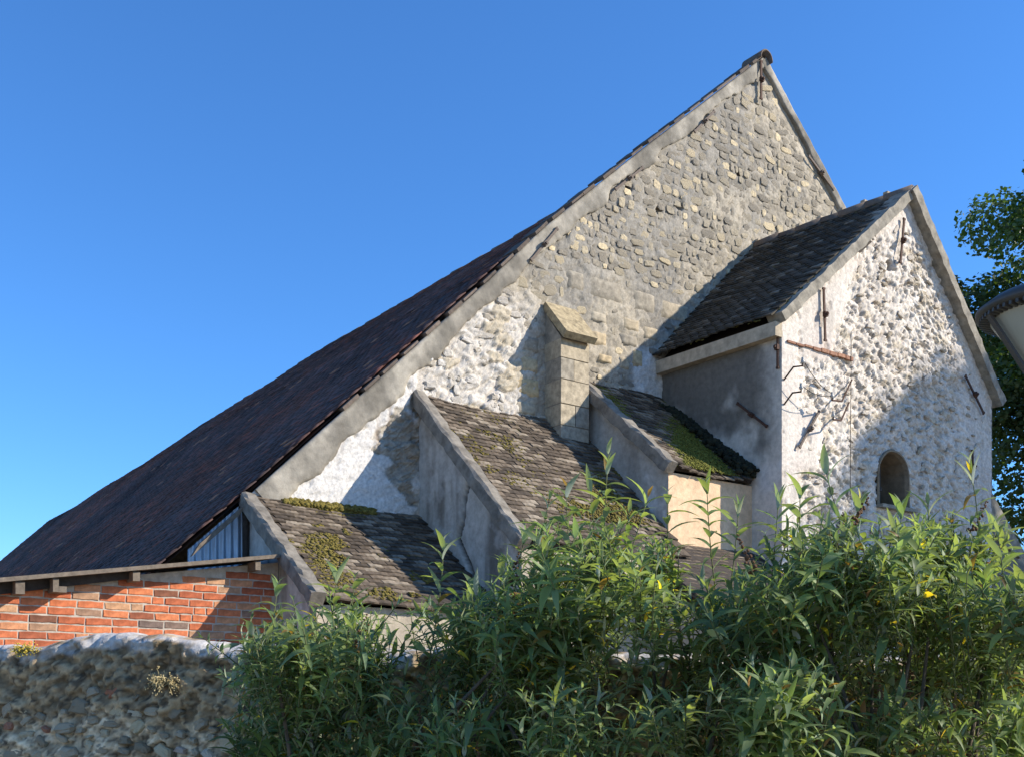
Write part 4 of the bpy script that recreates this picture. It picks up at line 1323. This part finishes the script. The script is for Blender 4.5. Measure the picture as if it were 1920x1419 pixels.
def shrub(label, x0, x1, tall, n, base_x, droop_left=False):
    root_t = gw_t(base_x) - .75
    base = onT(base_x, YH, root_t)
    base[2] = 0
    t = thing('butterfly_bush', label, 'shrub', tuple(base), 'butterfly bushes along the garden wall')
    leaves, stems, tips = [], [], []
    def go(x, y, tt, L, lm=.17, dens=1.0, lean=None):
        p = onT(x, y, tt)
        c = np.array([base[0], base[1], p[2] - .9])
        o = (p - c)
        o[2] = 0
        ln = lean if lean is not None else o * .45 + np.array([random.gauss(0, .35), random.gauss(0, .35), random.uniform(.35, 1.0)])
        shoot(p, L, ln, leaves, stems, lm, dens)
        tips.append(p - np.asarray(Vector(ln).normalized()) * L)
    for x, y, L in tall:
        go(x, y, gw_t(x) - random.uniform(.5, .9)  , L, .15, .8, lean=np.array([random.gauss(0, .15), random.gauss(0, .15), 1.0]))
    xs, ys = [q[0] for q in TOPS], [q[1] for q in TOPS]
    heads = []
    while len(heads) < n // 20:
        x = random.uniform(x0, x1)
        yt = np.interp(x, xs, ys)
        y = yt + (random.uniform(0, 60) if len(heads) < n * .018 else random.uniform(50, 430))
        if y > 1500 or (690 < x < 830 and 1110 < y < 1240):
            continue
        if any(abs(x - q[0]) < 38 and abs(y - q[1]) < 34 for q in heads) and random.random() < .9:
            continue
        heads.append((x, y, gw_t(x) - (.4 + 1.15 * random.random() + (.3 if y > 1230 else 0))))
    for hx, hy, ht in heads:                            # sprays fanning out from a branch end
        big = random.uniform(.8, 1.25)
        pale = random.uniform(.85, 1.2)
        n0 = len(leaves)
        foot = onT(hx + random.uniform(-20, 20), hy + 190, ht + .1)
        for k in range(random.randint(13, 21)):
            p = onT(hx + random.gauss(0, 48), hy + abs(random.gauss(0, 46)), ht + random.gauss(0, .13))
            ln = (p - foot) / np.linalg.norm(p - foot) + np.array([random.gauss(0, .22), random.gauss(0, .22), .1])
            L = random.uniform(.2, .46)
            shoot(p, L, ln, leaves, stems, random.uniform(.075, .125) * big, 1.05)
            tips.append(p - np.asarray(Vector(ln).normalized()) * L)
        for i in range(n0, len(leaves)):
            m_, k_, c_, p_ = leaves[i]
            leaves[i] = (m_, k_, tuple(q * pale for q in c_), p_)
    for k in range(int(n * .22)):                       # older growth in the middle
        x = random.uniform(x0, x1)
        y = np.interp(x, xs, ys) + random.uniform(90, 480)
        if y > 1520 or (690 < x < 830 and y < 1240):
            continue
        go(x, y, gw_t(x) - random.uniform(.3, .8), random.uniform(.26, .5), random.uniform(.08, .12))
    if droop_left:
        for k in range(26):
            x, y = random.uniform(425, 560), random.uniform(1200, 1370)
            go(x, y, gw_t(x) - random.uniform(.3, .8), random.uniform(.35, .5), .12, 1.0, lean=np.array(-rr * 1.0 + np.array([0, 0, random.uniform(-.5, .5)])))
    # largest show nearest the camera: those are leaves of their own
    fw = Vector((CS, SN, 0))
    leaves.sort(key=lambda q: q[3].dot(fw) / max(.05, float(np.linalg.norm(q[0][:3, 1]))))
    near = leaves[:280]
    for m, k, c, p in near:
        j = min(range(len(TINTS)), key=lambda i: sum(abs(TINTS[i][a] - c[a]) for a in range(3)))
        put('leaf', LEAF_ME[k][j], t, Matrix([list(r_) for r_ in m]))
    rest = leaves[280:]
    leaf_bulk('foliage', [q[0] for q in rest], [q[1] for q in rest], [q[2] for q in rest], M_LEAF, t)
    sb_ = MB()
    for s in stems:
        sb_.tube(s, [.004, .0038, .0035, .003, .0027, .002], 5)
    o = sb_.build('twigs', M_STEM, t, True)
    o['kind'] = 'stuff'
    # woody stems from the root
    pick = random.sample(tips, min(18, len(tips)))
    for p in pick:
        b0 = base + np.array([random.gauss(0, .10), random.gauss(0, .10), 0])
        mid = b0 * .5 + p * .5 + np.array([random.gauss(0, .1), random.gauss(0, .1), .15])
        MB().tube([b0, b0 * .7 + mid * .3 + (0, 0, .1), mid, p], [.026, .021, .015, .007], 7).build('stem', M_BARK, t, True)
    for p in random.sample(tips, 14):
        sp = MB()
        V0_, F0_ = blob()
        d_ = np.array([random.gauss(0, .3), random.gauss(0, .3), 1.0]); d_ /= np.linalg.norm(d_)
        for i in range(26):
            q_ = p + d_ * (.25 + .2 * i / 26) + rng.normal(0, .012 * (1.2 - i / 26), 3)
            sp.add(V0_ * .010 * (1.3 - i / 30) + q_, F0_)
        o = sp.build('seed_head', mat_plain('dry_flower', (.13, .07, .035), scale=50, amt=.4, bump=0) if 'dry_flower' not in bpy.data.materials else bpy.data.materials['dry_flower'], t)
        o['kind'] = 'stuff'
    return len(leaves)
nl = [shrub('butterfly bush spilling over the rubble wall beside the brick outhouse', 440, 960, [(832, 1012, .8), (632, 1072, .4), (520, 1098, .4), (665, 1085, .35), (940, 1060, .4)], 640, 640, True),
      shrub('butterfly bush with tall shoots in front of the peach wall', 900, 1470, [(1140, 850, .9), (1062, 915, .6), (1030, 935, .6), (1215, 930, .5), (1252, 925, .7), (1325, 905, .75), (1385, 950, .5), (985, 1000, .5), (1105, 905, .6), (1180, 960, .5)], 640, 1180),
      shrub('butterfly bush below the arched window of the white chapel', 1440, 1990, [(1545, 868, .8), (1500, 915, .7), (1818, 868, .9), (1612, 940, .5), (1740, 945, .5), (1870, 985, .5), (1690, 950, .4), (1460, 935, .7)], 680, 1700)]
print('leaves', nl)

# small plants on the wall
def tuft(name, label, cat, p, n, spread, h, c0, c1, mat, droop=0.0):
    t = thing(name, label, cat, tuple(p))
    mb, cl = MB(), []
    V0_, F0_ = blob()
    st = MB()
    for k in range(n * 2):
        d = np.array([*(rd * random.uniform(-.9, .1) + rr * random.gauss(0, .6))[:2], random.uniform(.2, 1) - droop])
        d /= np.linalg.norm(d)
        L = h * random.uniform(.5, 1)
        q = p + np.array([*(rr * random.gauss(0, spread))[:2], 0])
        e = q + d * L + np.array([0, 0, -droop * L * .4])
        st.tube([q, q + d * L * .6, e], .0022, 4)
        for j in range(4):
            mb.add(V0_ * random.uniform(.0025, .006) + e + rng.normal(0, .012, 3), F0_)
            cl.append(np.tile(lerp(c0, c1, random.random()), (len(V0_), 1)))
    o = mb.build('flower_heads', M_MOSS, t, False, np.vstack(cl))
    o['kind'] = 'stuff'
    o = st.build('stalks', mat, t)
    o['kind'] = 'stuff'
M_STRAW = mat_plain('straw', (.42, .34, .17), scale=40, amt=.3, bump=0)
tuft('dried_weed', 'dried straw-coloured weed clinging to the grey wall face', 'weed', gw_pt(322, 1278, .05), 34, .025, .12, (.45, .35, .16), (.55, .45, .24), M_STRAW, .5)
tuft('stonecrop', 'small yellow stonecrop tuft on the garden wall top edge', 'plant', gw_pt(57, 1222, .05), 30, .03, .07, (.50, .36, .05), (.62, .47, .08), M_STEM, .3)

# ------------------------------------------------------------------ trees
def tree(name, label, base, H, rx, rz, zc, nleaf, seed, lsize=.13, group='broadleaf trees around the chapel'):
    r = np.random.default_rng(seed)
    t = thing(name, label, 'tree', tuple(base), group)
    base = np.array(base, float)
    ncl = 130
    u = r.normal(size=(ncl, 3))
    u /= np.linalg.norm(u, axis=1)[:, None]
    rad = r.uniform(.1, 1.0, ncl) ** .5
    C = u * rad[:, None] * np.array([rx, rx, rz])
    C[:, 2] += zc
    R = r.uniform(.55, 1.15, ncl) * rx / 3.4
    k = r.integers(0, ncl, nleaf)
    d = r.normal(size=(nleaf, 3))
    d /= np.linalg.norm(d, axis=1)[:, None]
    p = base + C[k] + d * (R[k] * r.uniform(.45, 1.05, nleaf) ** .7)[:, None] * np.array([1, 1, .75])
    n_ = d * .5 + r.normal(0, .5, (nleaf, 3)) + np.array([0, 0, .5])
    n_ /= np.linalg.norm(n_, axis=1)[:, None]
    a = np.cross(n_, r.normal(size=(nleaf, 3)))
    a /= np.linalg.norm(a, axis=1)[:, None]
    b = np.cross(n_, a)
    s = (lsize * r.uniform(.6, 1.2, nleaf))[:, None]
    V = np.stack([p - a * s * .5, p + b * s * .38 - n_ * s * .08, p + a * s * .5 - n_ * s * .1, p - b * s * .38 - n_ * s * .08], 1).reshape(-1, 3)
    Fq = np.arange(nleaf * 4).reshape(-1, 4)
    tint = lerp((.7, .75, .6), (1.35, 1.25, 1.2), r.random(nleaf)) * (.75 + .5 * r.random(ncl)[k])[:, None]
    o = add_mesh('crown', V, Fq, M_TREELEAF, t, False, np.repeat(tint, 4, 0))
    o['kind'] = 'stuff'
    tr = MB()
    P = [base + np.array([.15 * math.sin(i * 1.3), .15 * math.cos(i), i * (zc + rz * .4) / 6]) for i in range(7)]
    tr.tube(P, [.32, .27, .23, .2, .16, .11, .05], 10)
    tr.build('trunk', M_BARK, t, True)
    for k in range(14):
        i = int(r.integers(0, ncl))
        q = P[3] * (1 - k / 14) + P[5] * (k / 14)
        e = base + C[i]
        MB().tube([q, (q + e) / 2 + (0, 0, .3), e], [.09, .06, .02], 6).build('limb', M_BARK, t, True)
    return t
tb = onT(2035, 1300, 24.0)
tree('broadleaf_tree', 'green broadleaf tree standing behind the white chapel', (tb[0], tb[1], 0), 14, 3.2, 5.2, 9.1, 75000, 5)
cs = onV(1800, 640, VC)
sc = np.array([15.4, VC, 1.75]) + np.array(SUN) / abs(SUN.y) * 10
tree('broadleaf_tree', 'tall broadleaf tree across the lane that shades the chapel gable', (sc[0], sc[1], 0), 16, 4.2, 4.2, sc[2], 52000, 8, .27)

# ------------------------------------------------------------------ street lamp
lt = 4.4
lp = onT(1973, 582, lt)
lamp = thing('street_lamp', 'post lantern with dark ribbed cap and pale inverted cone glass', 'street lamp', (lp[0], lp[1], 0))
R0 = 133 / F_PX * lt
MB().lathe(lp, [(R0 * .93, -.012), (R0 * 1.0, -.004), (R0 * 1.0, .014), (R0 * .8, .055), (R0 * .5, .085), (R0 * .12, .105), (.02, .12)], 48).build('cap', M_PAINT, lamp, True)
M_GLASS = mat_plain('frosted_panel', (.36, .33, .25), scale=4, amt=.1, bump=0, rough=.35)
MB().lathe(lp, [(.06, -.30), (R0 * .42, -.19), (R0 * .80, -.03), (R0 * .80, -.016)], 48).build('diffuser', M_GLASS, lamp, True)
for k in range(60):
    a = 2 * PI * k / 60
    v = np.array([math.cos(a), math.sin(a), 0])
    MB().bar(lp + v * R0 * .78 + (0, 0, -.022), lp + v * R0 * .95 + (0, 0, -.018), np.cross(v, (0, 0, 1)) * .012, (0, 0, .016)).build('louvre', M_PAINT, lamp)
for k in range(4):
    a = 2 * PI * (k + .62) / 4
    v = np.array([math.cos(a), math.sin(a), 0])
    MB().bar(lp + v * .07 + (0, 0, -.31), lp + v * R0 * .93 + (0, 0, -.015), np.cross(v, (0, 0, 1)) * .03, (0, 0, .02)).build('strut', M_PAINT, lamp)
MB().lathe((lp[0], lp[1], 0), [(.09, 0), (.09, .5), (.05, .6), (.045, lp[2] - .34), (.075, lp[2] - .33), (.075, lp[2] - .28)], 20).build('post', M_PAINT, lamp, True)
